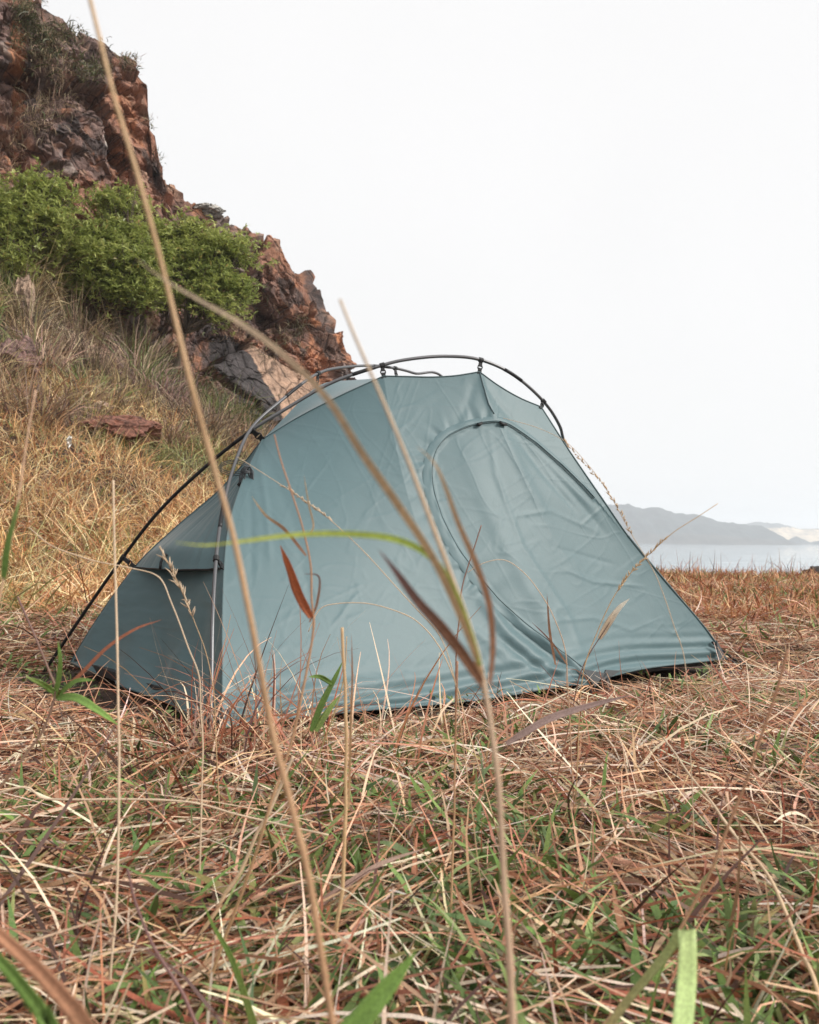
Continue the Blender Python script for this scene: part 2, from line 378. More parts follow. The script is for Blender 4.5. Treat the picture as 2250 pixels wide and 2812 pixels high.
def hill(name, sil, depth, label, sand=None):
    S = np.array([PT(x, y, depth) for x, y in sil]); X = np.linspace(S[0, 0], S[-1, 0], 260)
    Hh = np.interp(X, S[:, 0], S[:, 2]) - SEA
    T = np.linspace(0, 1, 44)
    prof = np.interp(T, [0, .06, .5, 1], [0, .16, 1, -0.1])
    wd = 1.3 * Hh.max() * 1.6
    XX = np.repeat(X[:, None], len(T), 1); TT = np.repeat(T[None], len(X), 0)
    YY = depth + (TT - 0.5) * 2 * wd * (0.5 + 0.5 * (Hh / Hh.max()))[:, None]
    P = np.stack([XX.ravel() / 90, YY.ravel() / 90, np.zeros(XX.size)], 1)
    r = fbm(P, 5, 60).reshape(XX.shape); r2 = fbm(P * 7, 3, 64).reshape(XX.shape)
    ZZ = Hh[:, None] * prof[None] + (r * 0.16 * Hh[:, None] + 3.0 * r2) * (np.sin(np.pi * np.clip(TT, 0, 1)) ** 0.7) * (1 - np.exp(-((TT - .5) / .12) ** 2) * .75)
    ZZ = ZZ + 1.3 * fbm(np.stack([XX.ravel() / 6, YY.ravel() / 6, np.zeros(XX.size)], 1), 2, 66).reshape(XX.shape) * np.clip(ZZ / 8, 0, 1)
    col = np.tile(np.array([0.024, 0.032, 0.034]), (XX.size, 1))
    shore = (TT.ravel() < 0.10 + 0.05 * r.ravel())
    col[shore] = (0.05, 0.045, 0.04)
    if sand:
        px, py, _ = proj(np.stack([XX.ravel(), YY.ravel(), ZZ.ravel() + SEA], 1))
        ms = in_poly(px + 10 * r.ravel(), py + 3 * r2.ravel(), sand); col[ms] = (0.52, 0.40, 0.26)
    o = make_mesh(name, np.stack([XX.ravel(), YY.ravel(), SEA - 1.5 + ZZ.ravel()], 1), grid_faces(len(X), len(T)), M_HILL, col=col)
    tag(o, label, kind='structure')
hill('headland', [(700, 1140), (760, 1120), (900, 1085), (1050, 1062), (1180, 1052), (1269, 1057), (1300, 1059), (1325, 1059), (1350, 1068), (1375, 1064), (1400, 1070), (1425, 1078),
     (1462, 1079), (1484, 1084), (1515, 1096), (1546, 1098), (1577, 1104), (1605, 1104), (1624, 1116), (1640, 1130), (1651, 1141)], 1250, 'wooded blue headland across the water')
hill('distant_hill', [(1480, 1130), (1562, 1102), (1590, 1096), (1640, 1099), (1680, 1110), (1725, 1111), (1800, 1108), (1900, 1118), (2000, 1140)], 1800,
     'farther pale hill with sandy slope behind the headland', sand=[(1600, 1114), (1660, 1109), (1690, 1112), (1780, 1112), (1900, 1118), (1900, 1145), (1600, 1145)])
hill('islet', [(1650, 1141), (1665, 1133), (1677, 1128), (1693, 1133), (1706, 1140), (1730, 1136), (1745, 1141)], 1400, 'low dark islet at the tip of the headland')

# ------------------------------------------------------------------ cliff
def build_cliff():
    seg = np.r_[0, np.cumsum(np.linalg.norm(np.diff(CL, axis=0), axis=1))]
    path = resample(spline(CL, 2000), 2000); sp = np.r_[0, np.cumsum(np.linalg.norm(np.diff(path, axis=0), axis=1))]
    su = np.unique(np.r_[np.linspace(0, 17.5, 50), np.linspace(17.5, 39.5, 520), np.linspace(39.5, sp[-1], 50)])
    px_ = np.interp(su, sp, path[:, 0]); py_ = np.interp(su, sp, path[:, 1])
    tx = np.gradient(px_, su); ty = np.gradient(py_, su); l = np.hypot(tx, ty); tx /= l; ty /= l
    nx, ny = ty, -tx                                            # towards the meadow
    bh = base_h(su)
    # heights of the skyline from the photograph, with the face leaning back
    sil = [(-500, -900), (-300, -600), (-120, -300), (0, -140), (40, -60), (72, 0), (75, 42), (115, 52), (150, 72), (205, 92), (235, 118), (268, 126), (292, 150), (303, 185), (308, 215), (312, 262),
           (326, 285), (332, 330), (345, 372), (362, 395), (400, 420), (432, 432), (470, 452), (500, 480), (530, 500), (570, 518), (610, 545), (650, 575), (668, 605), (682, 635),
           (697, 680), (715, 705), (728, 715), (732, 745), (736, 780)]
    lean = 0.16
    ss, hh = [], []
    for (dx, dy) in sil:
        d = ray(dx, dy)
        hgt = np.zeros(len(su)) + 4.0
        for it in range(6):
            X = px_ - nx * lean * hgt; Y = py_ - ny * lean * hgt
            hgt = np.maximum(0.3, CAM[2] + d[2] / d[1] * Y - bh)
        err = X / Y - d[0] / d[1]
        ok = (su < 38.5)
        k = np.argmin(np.abs(err) + (~ok) * 10)
        ss.append(su[k]); hh.append(hgt[k])
    o_ = np.argsort(ss, kind='stable'); ss = np.array(ss)[o_]; hh = np.array(hh)[o_]
    Hs = np.interp(su, ss, hh); 
    Hs = np.where(su > ss[-1], hh[-1] * np.clip(1 - (su - ss[-1]) / 30, .6, 1), Hs); Hs = np.minimum(Hs, 22)
    tv = np.r_[np.linspace(-0.08, 1.0, 340), 1 + np.linspace(0.01, 1.0, 36) ** 1.4]
    T = np.repeat(tv[None], len(su), 0); Hc = Hs[:, None]
    Tf = np.minimum(T, 1.0); cap = np.maximum(T - 1.0, 0)
    z = bh[:, None] + Hc * Tf - cap * (0.4 + 0.25 * Hc)
    back = lean * Hc * Tf + cap * 9.0
    X = px_[:, None] - nx[:, None] * back; Y = py_[:, None] - ny[:, None] * back
    P = np.stack([X.ravel(), Y.ravel(), z.ravel()], 1)
    Pw = P + 0.5 * np.stack([fbm(P * 0.7, 3, 70 + k) for k in range(3)], 1)
    # rotate so the jointing dips to the right
    Q = Pw @ np.array([[0.82, 0.1, -0.56], [-0.05, 1, 0.1], [0.56, 0, 0.82]])
    c1, e1, r1 = crag(Q * np.array([0.26, 0.26, 0.36]), 1, 1.2, .6)
    c2, e2, r2 = crag(Q * np.array([0.62, 0.62, 0.9]) + 5, 2, 1.3, .4)
    c3, e3, r3 = crag(Q * np.array([1.7, 1.7, 2.6]) + 9, 3, 1.1, .5)
    c4, e4, r4 = crag(Q * np.array([5.5, 5.5, 8.0]) + 13, 4, .8, .5)
    f = fbm(P * 2.6, 5, 80); fl_ = fbm(P * np.array([.22, .22, .16]), 3, 85); rid = 1 - 2 * np.abs(fbm(Q * np.array([.8, .8, 1.6]), 4, 88))
    face = (np.clip((Tf.ravel() + 0.08) / 0.1, 0, 1))
    p0x, p0y, _ = proj(P)
    slab = 1 - .8 * in_poly(p0x, p0y, [(440, 700), (520, 700), (600, 760), (690, 800), (670, 860), (600, 910), (550, 900), (440, 760)])
    disp = (0.8 * fl_ + 0.42 * c1 + (0.19 * c2 + 0.095 * c3 + .045 * c4 + 0.09 * f + .06 * rid) * slab - 0.16 * np.exp(-e1 / 0.02) - 0.07 * np.exp(-e2 / 0.025) * slab) * face
    N = np.repeat(np.stack([nx, ny, np.zeros(len(su))], 1)[:, None], len(tv), 1).reshape(-1, 3)
    N = N + np.array([0, 0, 0.2]); top = np.clip(cap.ravel() * 4, 0, 1)[:, None]
    N = N * (1 - top) + np.array([0, 0, 1.0]) * top
    edge = np.exp(-((T.ravel() - 1) / 0.10) ** 2)
    P = P + N * (disp * (1 - 0.65 * edge))[:, None]
    P[:, 2] += edge * (0.05 * c3 + 0.06 * f + .08 * c2)
    # ---- rock colours
    px, py, dep = proj(P)
    g = fbm(P * 0.45, 4, 90); g2 = fbm(P * np.array([1.6, 1.6, 0.7]), 4, 95); g3 = fbm(P * 5, 3, 99)
    red = np.array([.27, .13, .085]); pur = np.array([.165, .105, .09]); ora = np.array([.43, .18, .085]); tan = np.array([.38, .25, .175]); dark = np.array([.055, .046, .046]); grey = np.array([.25, .21, .185])
    col = red[None] * np.ones((len(P), 1))
    def mixin(c, w):
        nonlocal col
        w = np.clip(w, 0, 1)[:, None]; col = col * (1 - w) + c[None] * w
    mixin(pur, smooth(-0.05, 0.25, g + 0.25 * r2))
    mixin(ora, 0.6 * smooth(0.18, 0.45, g2 + 0.15 * r1 + .2 * r4)); mixin(pur * .7, .7 * smooth(.2, .5, fbm(P * 2.3 + 7, 4, 130))); mixin(tan, .5 * smooth(.25, .5, fbm(P * 3.1 + 3, 4, 133)))
    mixin(tan, 0.6 * smooth(0.36, 0.6, -g2 + 0.3 * r3))
    mixin(grey, 0.55 * smooth(0.36, 0.6, g3 * .5 + r2 * .5))
    mixin(dark, 0.8 * smooth(0.22, 0.42, fbm(P * np.array([1.3, 1.3, .55]) + 31, 4, 120)))
    jx, jy = px + 14 * g2 + 10 * g3, py + 14 * g + 10 * g3
    m = in_poly(jx, jy, [(530, 495), (610, 540), (690, 640), (735, 740), (640, 690), (545, 640)]); mixin(ora, m * (0.25 + 0.9 * g2)); 
    for pl in ([(585, 590), (620, 590), (640, 640), (612, 655), (590, 630)], [(640, 560), (672, 610), (690, 660), (660, 650), (645, 610)], [(300, 300), (318, 330), (345, 400), (335, 420), (305, 370)],
               [(120, 262), (180, 250), (165, 285), (118, 295)], [(640, 680), (700, 690), (735, 760), (700, 760)], [(180, 290), (290, 330), (280, 350), (170, 320)]):
        mixin(dark, in_poly(jx, jy, pl) * 0.75)
    mixin(ora, in_poly(jx, jy, [(20, 40), (45, 40), (55, 140), (45, 300), (30, 300), (25, 150)]) * 0.7)
    mixin(ora, in_poly(jx, jy, [(240, 150), (290, 240), (300, 300), (250, 260), (215, 220)]) * 0.45)
    mixin(tan, in_poly(jx, jy, [(510, 705), (600, 765), (670, 800), (660, 850), (600, 885), (570, 860), (545, 790)]) * 0.9)
    mixin(dark, in_poly(px + 6 * g3, py + 6 * g2, [(440, 705), (490, 708), (532, 752), (556, 800), (590, 850), (600, 910), (550, 905), (505, 850), (465, 790), (440, 760)]))
    mixin(np.array([.55, .48, .42]), in_poly(px + 5 * g3, py, [(217, 285), (240, 285), (243, 300), (228, 312)]))
    o = make_mesh('cliff', P, grid_faces(len(su), len(tv)), mat_rock('cliff rock', 3.2), smooth_=False, col=col)
    tag(o, 'craggy red brown cliff rising at the left', kind='structure')
    return P, su, tv
CLP, CSU, CTV = build_cliff()
cpx, cpy, cdep = proj(CLP)
def on_cliff(dx, dy):
    """front-most point of the cliff mesh at a view pixel"""
    d = np.hypot(cpx - dx, cpy - dy) + (cdep < 1) * 1e6; k = np.where(d < 6)[0]
    if len(k) == 0: k = np.array([np.argmin(d)])
    return CLP[k[np.argmin(cdep[k])]]
def on_ground(dx, dy):
    d = ray(dx, dy); Y = np.linspace(0.5, 26, 3000); P = CAM + d[None] * (Y / d[1])[:, None]
    g = ground_z(P[:, 0], P[:, 1]) - P[:, 2]; k = np.where(g > 0)[0]
    return P[k[0]] if len(k) else P[-1]

# ------------------------------------------------------------------ blades of grass, built in bulk
def blades(root, az, el, length, width, c0, c1, curl, azc, nseg=3, roll=None, tipw=0.12, midw=1.0, kink=None):
    n = len(root); t = np.linspace(0, 1, nseg + 1)
    E = el[:, None] + curl[:, None] * t[None]; Z = az[:, None] + azc[:, None] * t[None]
    D = np.stack([np.cos(E) * np.cos(Z), np.cos(E) * np.sin(Z), np.sin(E)], -1)
    st = D[:, :-1] * (length / nseg)[:, None, None]
    Cn = np.concatenate([np.zeros((n, 1, 3)), np.cumsum(st, 1)], 1) + root[:, None]
    S = np.stack([-np.sin(Z), np.cos(Z), np.zeros_like(Z)], -1)
    if roll is None: roll = np.zeros(n)
    Nn = np.cross(D, S)
    S = S * np.cos(roll)[:, None, None] + Nn * np.sin(roll)[:, None, None]
    wp = np.interp(t, [0, 0.4, 1], [0.7 * midw, midw, tipw])
    wv = width[:, None] * wp[None] * 0.5
    V = np.stack([Cn - S * wv[..., None], Cn + S * wv[..., None]], 2)      # n, nseg+1, 2, 3
    V = V.reshape(-1, 3)
    i = np.arange(n)[:, None] * (nseg + 1) * 2 + np.arange(nseg)[None] * 2
    Fq = np.stack([i, i + 1, i + 3, i + 2], -1).reshape(-1, 4)
    c = c0[:, None] * (1 - t)[None, :, None] + c1[:, None] * t[None, :, None]
    c = np.repeat(c[:, :, None], 2, 2).reshape(-1, 3)
    return V, Fq, c
def join_blades(lst):
    V, Fq, c, k = [], [], [], 0
    for v, f, q in lst:
        V.append(v); Fq.append(f + k); c.append(q); k += len(v)
    return np.vstack(V), np.vstack(Fq), np.vstack(c)
PAL = np.array([[.80, .61, .43], [.70, .45, .27], [.52, .27, .16], [.40, .17, .10], [.31, .105, .055], [.08, .038, .028], [.74, .60, .46], [.48, .28, .18]])
GRN = np.array([[.125, .19, .05], [.19, .28, .075], [.085, .135, .042], [.30, .36, .14], [.26, .23, .08]])
def pick(n, pal, w=None, var=0.16):
    w = np.array(w, float) if w is not None else np.ones(len(pal)); k = rng.choice(len(pal), n, p=w / w.sum())
    return np.clip(pal[k] * (1 + var * rng.standard_normal((n, 1))) * (1 + 0.05 * rng.standard_normal((n, 3))), 0.01, 0.85)
def wedge(n, y0, y1, margin=0.45, power=1.0):
    """random ground positions in the view wedge, denser near the camera by power"""
    q = rng.random(n); e = 2 - power
    y = (y0 ** e + q * (y1 ** e - y0 ** e)) ** (1 / e) if abs(e) > 1e-6 else y0 * (y1 / y0) ** q
    x = (rng.random(n) * 2 - 1) * (0.475 * y + margin)
    return x, y
def off_tent(x, y, inset=0.05):
    c = np.mean(np.array(FOOT), 0); P = [tuple(c + (np.array(p) - c) * (1 - inset)) for p in FOOT]
    return ~in_poly(x, y, P)
def keep(*arrs, m): return [a[m] for a in arrs]
def clear_tip(x, y, az, L):
    return off_tent(x, y, -.05) & off_tent(x + np.cos(az) * L * .9, y + np.sin(az) * L * .9, -.03) & off_tent(x + np.cos(az) * L * .5, y + np.sin(az) * L * .5, -.04)
PI = math.pi
def straw_layer(n, y0, y1, power, lmin, lmax, wmin, wmax, lift, el_hi, nseg, wts, margin=0.45):
    x, y = wedge(n, y0, y1, margin, power); m = off_tent(x, y) & (rng.random(n) < np.clip(.85 + 1.2 * n2(x, y, 3.2, 37, 2), .2, 1)); x, y = keep(x, y, m=m); n = len(x)
    # lying bundles: stems near one another share a direction
    az = 2.6 * n2(x, y, 2.4, 31, 2) * PI * 0.7 + rng.normal(0, 0.65, n) + np.where(rng.random(n) < .5, 0, PI)
    z = ground_z(x, y) + lift * rng.random(n) ** 1.3
    hd = smooth(.03, .38, hem_dist(x, y)); z = ground_z(x, y) + (z - ground_z(x, y)) * (.15 + .85 * hd)
    el = np.abs(rng.normal(0, 0.22, n)) * (.3 + .7 * hd) - 0.06 + (rng.random(n) < 0.14 * hd ** 2) * rng.random(n) * el_hi
    L = lmin + (lmax - lmin) * rng.random(n) ** 1.6; wd = wmin + (wmax - wmin) * rng.random(n) ** 2
    c = pick(n, PAL, wts); tip = c * (0.8 + 0.4 * rng.random((n, 1)))
    m = clear_tip(x, y, az, L); x, y, z, az, el, L, wd, c, tip = keep(x, y, z, az, el, L, wd, c, tip, m=m); n = len(x)
    return blades(np.stack([x, y, z], 1), az, el, L, wd, c, tip, rng.normal(-0.18, 0.35, n) - el * 0.6, rng.normal(0, 0.3, n), nseg, rng.normal(0, 0.6, n), tipw=0.35)
lay = []
WT = [3.4, 3.0, 3.4, 3.6, 3.4, 3.6, 1.8, 2.2]
lay.append(straw_layer(43000, 0.60, 3.2, 1.45, .07, .26, .0024, .0062, .050, .5, 4, WT))
lay.append(straw_layer(8000, 0.60, 3.0, 1.5, .05, .15, .006, .0125, .060, .5, 5, [1.5, 2, 3, 4, 3.5, 2, 2, 4]))
lay.append(straw_layer(5500, 0.66, 3.2, 1.4, .18, .42, .0030, .0056, .070, .2, 5, [6, 5, 2, 1, 1, .5, 5, 1]))
lay.append(straw_layer(52000, 3.0, 9.0, 1.7, .08, .30, .004, .0095, .06, .7, 3, [3, 3, 3.6, 3.6, 3, 2, 1.2, 2]))
x, y = wedge(70000, 5.0, 14.5, 1.0, 1.35); m = off_tent(x, y) & (x > -0.22 * y); x, y = keep(x, y, m=m); n = len(x)
lay.append(blades(np.stack([x, y, ground_z(x, y)], 1), rng.random(n) * 2 * PI, 0.05 + 1.25 * rng.random(n), .05 + .13 * rng.random(n), .005 + .009 * rng.random(n),
                  pick(n, PAL, [1.2, 2, 4, 5, 5, 2, .6, 1.2]) * np.array([1.08, .95, .74]), pick(n, PAL, [2, 3, 4, 4, 4, 1, .6, 1]) * np.array([1.08, .95, .74]), rng.normal(-.5, .5, n), rng.normal(0, .4, n), 2, rng.normal(0, .8, n), tipw=.3))
V, Fq, c = join_blades(lay)
dry = make_mesh('dry_grass', V, Fq, M_BLADE, col=c)
tag(dry, 'flattened mat of dry straw covering the meadow', 'grass', kind='stuff')

# green shoots growing through the straw
lay = []
def green_layer(n, y0, y1, power, lmin, lmax, wmin, wmax, nseg, thr, margin=.45):
    x, y = wedge(n, y0, y1, margin, power); g = n2(x, y, 2.3, 33, 3) + 0.25 * n2(x, y, 7, 34, 2)
    m = off_tent(x, y) & (g > thr - 0.15 * rng.random(n)); x, y = keep(x, y, m=m); n = len(x)
    c = pick(n, GRN, [4, 3, 3, 1.2, 1]); hs = .35 + .65 * smooth(.05, .6, hem_dist(x, y))
    return blades(np.stack([x, y, ground_z(x, y) + .05 * rng.random(n)], 1), rng.random(n) * 2 * PI, .15 + .9 * rng.random(n), (lmin + (lmax - lmin) * rng.random(n)) * hs, wmin + (wmax - wmin) * rng.random(n),
                  c * .85, c * 1.1, rng.normal(-.5, .4, n), rng.normal(0, .3, n), nseg, rng.normal(0, .5, n), tipw=.05, midw=1.15)
def tufts(n, y0, y1, power, k, pal, wts, lmin, lmax, wmin, wmax, nseg=4):
    x, y = wedge(n, y0, y1, .4, power); m = off_tent(x, y, -.10); x, y = keep(x, y, m=m); n = len(x)
    X = np.repeat(x, k) + rng.normal(0, .012, n * k); Y = np.repeat(y, k) + rng.normal(0, .012, n * k); n_ = n * k
    c = np.repeat(pick(n, pal, wts), k, 0) * (1 + .2 * rng.standard_normal((n_, 1))); c = np.clip(c, .01, .85); L = rng.uniform(lmin, lmax, n_) * (.3 + .7 * smooth(.1, .8, hem_dist(X, Y)))
    az = rng.uniform(0, 2 * PI, n_); m = clear_tip(X, Y, az, L); X, Y, c, L, az = keep(X, Y, c, L, az, m=m); n_ = len(X)
    return blades(np.stack([X, Y, ground_z(X, Y)], 1), az, rng.uniform(.35, 1.3, n_), L, rng.uniform(wmin, wmax, n_), c, c * 1.1, rng.normal(-.7, .5, n_), rng.normal(0, .4, n_), nseg, rng.normal(0, .6, n_), tipw=.1)
lay.append(tufts(80, .9, 3.2, 1.3, 9, GRN, [3, 3, 2, 2, 1], .05, .13, .006, .012, 5))
lay.append(tufts(200, .7, 3.4, 1.2, 7, PAL, [1, 2, 3, 4, 4, 3, 1, 3], .06, .16, .003, .008, 5))
lay.append(tufts(260, 3.2, 9.0, 1.3, 8, PAL, [1, 2, 3, 4, 4, 2, 1, 2], .06, .2, .004, .009, 4))
lay.append(tufts(130, 3.2, 9.0, 1.3, 8, GRN, [3, 3, 1, 3, 3], .06, .16, .005, .011, 4))
lay.append(green_layer(15000, .60, 3.2, 1.45, .035, .12, .004, .0105, 4, 0.20))
lay.append(green_layer(11000, 3.0, 8.0, 1.6, .05, .13, .005, .011, 3, 0.12))
lay.append(green_layer(12000, 6.0, 14.0, 1.3, .06, .15, .008, .014, 2, 0.06, 1.0))
V, Fq, c = join_blades(lay)
tag(make_mesh('green_grass', V, Fq, M_BLADE, col=c), 'patches of short green shoots poking through the straw', 'grass', kind='stuff')

# grass of the slope on the left
def slope_pts(n, c0, c1, ylim=(4.0, 24)):
    x, y = wedge(n * 3, ylim[0], ylim[1], .8, 1.3)
    cdist, a = cliff_dist(x, y); m = (cdist > c0) & (cdist < c1) & (x < -0.05 * y + 0.1) & off_tent(x, y, -.05); x, y, cdist = keep(x, y, cdist, m=m)
    return x[:n], y[:n], cdist[:n]
lay = []
x, y, cd_ = slope_pts(52000, 4.6, 12.0); n = len(x)
g = n2(x, y, .7, 41, 3) + .3 * n2(x, y, 3, 42, 2)
cc = pick(n, PAL, [4.5, 5, 3, 1.8, 1.2, .6, 2.4, .8]) * np.array([1.08, 1.06, .82]); gg = pick(n, GRN, [2, 3, 1, 4, 4]) ; wgt = (smooth(.16, .6, g)[:, None] > rng.random((n, 1))) * .8
cc = cc * (1 - wgt) + gg * wgt
d1, d2, cid, off = cells(np.stack([x * 2.2, y * 2.2, np.zeros(n) + .5], 1), 78); hc = _h(cid[:, 0], cid[:, 1], cid[:, 2], 610)
bp, bq, _ = proj(np.stack([x, y, ground_z(x, y)], 1)); ok = ~(in_poly(bp, bq, [(128, 945), (178, 945), (180, 1000), (126, 1000)]) & (rng.random(n) < .7))
cc = cc * (.7 + .5 * hc)[:, None]
args = [np.stack([x, y, ground_z(x, y)], 1), rng.random(n) * 2 * PI, .3 + 1.05 * rng.random(n), (.14 + .36 * rng.random(n) ** 1.5) * (.6 + .7 * hc), .0045 + .006 * rng.random(n), cc * .85, cc * 1.1, rng.normal(-.9, .5, n), rng.normal(0, .5, n)]
args = [q[ok] for q in args]; lay.append(blades(*args, 3, rng.normal(0, .7, int(ok.sum())), tipw=.2))
x, y, cd_ = slope_pts(64000, -.1, 6.2); n = len(x)
g = n2(x, y, .55, 45, 3) + .35 * n2(x, y, 2.2, 46, 2)
gp, gq, _ = proj(np.stack([x, y, ground_z(x, y) + .2], 1))
g = g + .5 * np.exp(-((gp - 330) / 70) ** 2 - ((gq - 720) / 80) ** 2) + .4 * np.exp(-((gp - 480) / 50) ** 2 - ((gq - 860) / 60) ** 2) + .25 * np.exp(-((gp - 170) / 130) ** 2 - ((gq - 660) / 50) ** 2)
brn = np.array([[.42, .29, .20], [.29, .19, .145], [.19, .125, .10], [.55, .41, .27], [.10, .068, .06], [.32, .25, .16]])
cc = pick(n, brn, [3, 3, 2.5, 2, 1.6, 2]); gg = pick(n, GRN * .8, [2, 2, 3, 3, 4]); wgt = (smooth(.18, .55, g)[:, None] > rng.random((n, 1))) * .9
cc = cc * (1 - wgt) + gg * wgt
d1, d2, cid, off = cells(np.stack([x * 1.25, y * 1.25, np.zeros(n) + .5], 1), 77)
hc = [_h(cid[:, 0], cid[:, 1], cid[:, 2], 600 + k) for k in range(4)]
cc = cc * (.45 + 1.0 * hc[0])[:, None] * 1.12 * np.stack([1 + 0 * hc[1], .92 + .16 * hc[1], .80 + .3 * hc[2]], 1)
h = (.24 + .60 * rng.random(n) ** 1.2) * (.45 + 1.15 * hc[3]) * np.clip(1.15 - d1, .35, 1) * (1 + .6 * smooth(3.5, 1.0, cd_))
bp, bq, _ = proj(np.stack([x, y, ground_z(x, y)], 1))
ok = ~(in_poly(bp, bq, [(150, 860), (230, 870), (345, 905), (360, 985), (140, 985)]) & (rng.random(n) < .65))
az = np.arctan2(off[:, 1], off[:, 0]) + rng.normal(0, .7, n)
args = [np.stack([x, y, ground_z(x, y) - .03], 1), az, .7 + .8 * rng.random(n), h, .008 + .010 * rng.random(n), cc * .9, cc * 1.1, rng.normal(-.9, .6, n), rng.normal(0, .5, n)]
args = [q[ok] for q in args]; lay.append(blades(*args, 3, rng.normal(0, .8, int(ok.sum())), tipw=.2))
V, Fq, c = join_blades(lay)
tag(make_mesh('slope_grass', V, Fq, M_BLADE, col=c), 'long dry and olive grass covering the slope under the cliff', 'grass', kind='stuff')

# weeds hanging on the cliff and along its top
lay = []
for (dx, dy, sx, sy, n, gr, L) in [(110, 72, 40, 10, 900, .75, .30), (60, 70, 14, 30, 700, .6, .26), (100, 105, 20, 25, 800, .65, .28), (190, 145, 22, 14, 700, 1, .22), (115, 190, 30, 40, 650, .08, .6), (80, 230, 20, 40, 350, .1, .6), (268, 132, 10, 6, 260, .3, .3),
                                   (20, 330, 16, 50, 260, .05, .7), (600, 690, 18, 20, 300, .15, .5), (630, 690, 9, 14, 160, .8, .4), (545, 635, 8, 12, 200, .8, .35), (330, 268, 5, 6, 40, .6, .25), (350, 325, 5, 5, 40, .6, .25), (580, 735, 30, 20, 260, .4, .35),
                                   (490, 700, 20, 14, 300, .1, .5), (560, 560, 25, 20, 60, .6, .25), (55, 20, 12, 22, 300, .7, .4)]:
    C_ = np.array([on_cliff(dx + rng.normal(0, sx), dy + rng.normal(0, sy)) for _ in range(min(n // 6, 90))]); R3 = C_[rng.integers(0, len(C_), n)] + rng.normal(0, .07, (n, 3))
    k = rng.random(n) < gr
    cc = np.where(k[:, None], pick(n, np.array([[.11, .12, .055], [.17, .17, .08], [.07, .08, .045], [.20, .16, .09]])), pick(n, brn * 1.15))
    lay.append(blades(R3, rng.normal(-.75, .9, n), rng.normal(.4, .6, n), L * (.3 + .7 * rng.random(n)) * .8, .010 + .016 * rng.random(n) * k, cc * .8, cc * 1.1, rng.normal(-1.2, .7, n), rng.normal(0, .5, n), 3, rng.normal(0, .8, n), tipw=.15))
V, Fq, c = join_blades(lay)
tag(make_mesh('cliff_weeds', V, Fq, M_BLADE, col=c), 'dry weeds and low scrub clinging to the cliff face and top', 'weeds', kind='stuff')

# ------------------------------------------------------------------ shrubs
M_BARK = mat_plain('shrub bark', (.10, .075, .055), .9, 0, .4, 14)
def shrub(label, base_px, clusters, Y, nros, seed):
    r = np.random.default_rng(seed)
    b = PT(base_px[0], base_px[1], Y); b[2] = ground_z(b[0], b[1]) - .05
    e = empty('leafy_shrub', b)
    cm = np.mean([PT(q[0], q[1], Y + q[4]) for q in clusters], 0); fork = b + (cm - b) * .5 + np.array([.05, 0, -.1])
    trunk = spline([b - np.array([0, 0, .1]), b * .6 + fork * .4 + np.array([.12, .02, .05]), fork], 6)
    py_mesh('trunk', local(tube(trunk, np.linspace(.075, .05, 6), 7)[0], e), tube(trunk, .05, 7)[1], M_BARK, e)
    Ls = []; tot = sum(c[2] * c[3] for c in clusters); lv = []
    limbs = []
    for (dx, dy, rx, ry, dY) in clusters:
        c0 = PT(dx, dy, Y + dY); kx = (Y + dY) * K / FPX
        mid = (fork + c0) / 2 + np.array([r.normal(0, .15), r.normal(0, .15), -.12])
        main = spline([fork, mid, c0], 9); limbs.append(tube(main, np.linspace(.04, .012, 9), 6))
        nr = int(nros * rx * ry / tot)
        nr = int(nr * 1.0); ns_ = max(7, int(rx * ry / 130))
        dirs = r.normal(0, 1, (ns_, 3)); dirs[:, 2] += .25; dirs /= np.linalg.norm(dirs, axis=1)[:, None]
        rad = (r.random(ns_) ** .45) * r.uniform(.75, 1.2, ns_)
        cen_ = c0 + dirs * rad[:, None] * np.array([rx * kx, (rx + ry) * .5 * kx * .8, ry * kx])
        sp_ = r.integers(0, ns_, nr); sz = r.uniform(.10, .30, ns_)
        tip = cen_[sp_] + r.normal(0, 1, (nr, 3)) * sz[sp_][:, None] * np.array([1.0, 1.0, .55])
        for q in range(0, nr, max(1, nr // 26)):
            p0 = main[r.integers(3, 9)]; limbs.append(tube(spline([p0, (p0 + tip[q]) / 2 + r.normal(0, .05, 3), tip[q]], 5), np.linspace(.012, .004, 5), 5))
        per = 6
        az = r.random((nr, 1)) * 2 * PI + np.arange(per)[None] * (2 * PI / per * 1.02) + r.normal(0, .3, (nr, per))
        n = nr * per; root = np.repeat(tip, per, 0) + r.normal(0, .012, (n, 3))
        shade = np.clip(.55 * r.random((ns_, 1))[sp_] + .45 * r.random((nr, 1)), 0, 1); c = np.array([[.17, .22, .055]]) * (1 - shade) + np.array([[.56, .60, .19]]) * shade
        c = np.repeat(c, per, 0) * (1 + .18 * r.standard_normal((n, 1))); c = np.where(r.random((n, 1)) < .03, np.array([[.45, .36, .12]]), c); c = np.clip(c, .01, .6)
        lv.append(blades(root, az.ravel(), r.normal(.30, .45, n), .075 + .055 * r.random(n), .024 + .013 * r.random(n), c * .9, c * 1.1, r.normal(-.9, .35, n), r.normal(0, .2, n), 2, r.normal(0, .5, n), tipw=.12, midw=1.15))
    V, Fq = merge(limbs); py_mesh('branch', local(V, e), Fq, M_BARK, e)
    V, Fq, c = join_blades(lv); o = make_mesh('crown', local(V, e), Fq, M_LEAF, e, col=c); o['kind'] = 'stuff'
    tag(e, label, 'shrub', 'green shrubs below the cliff')
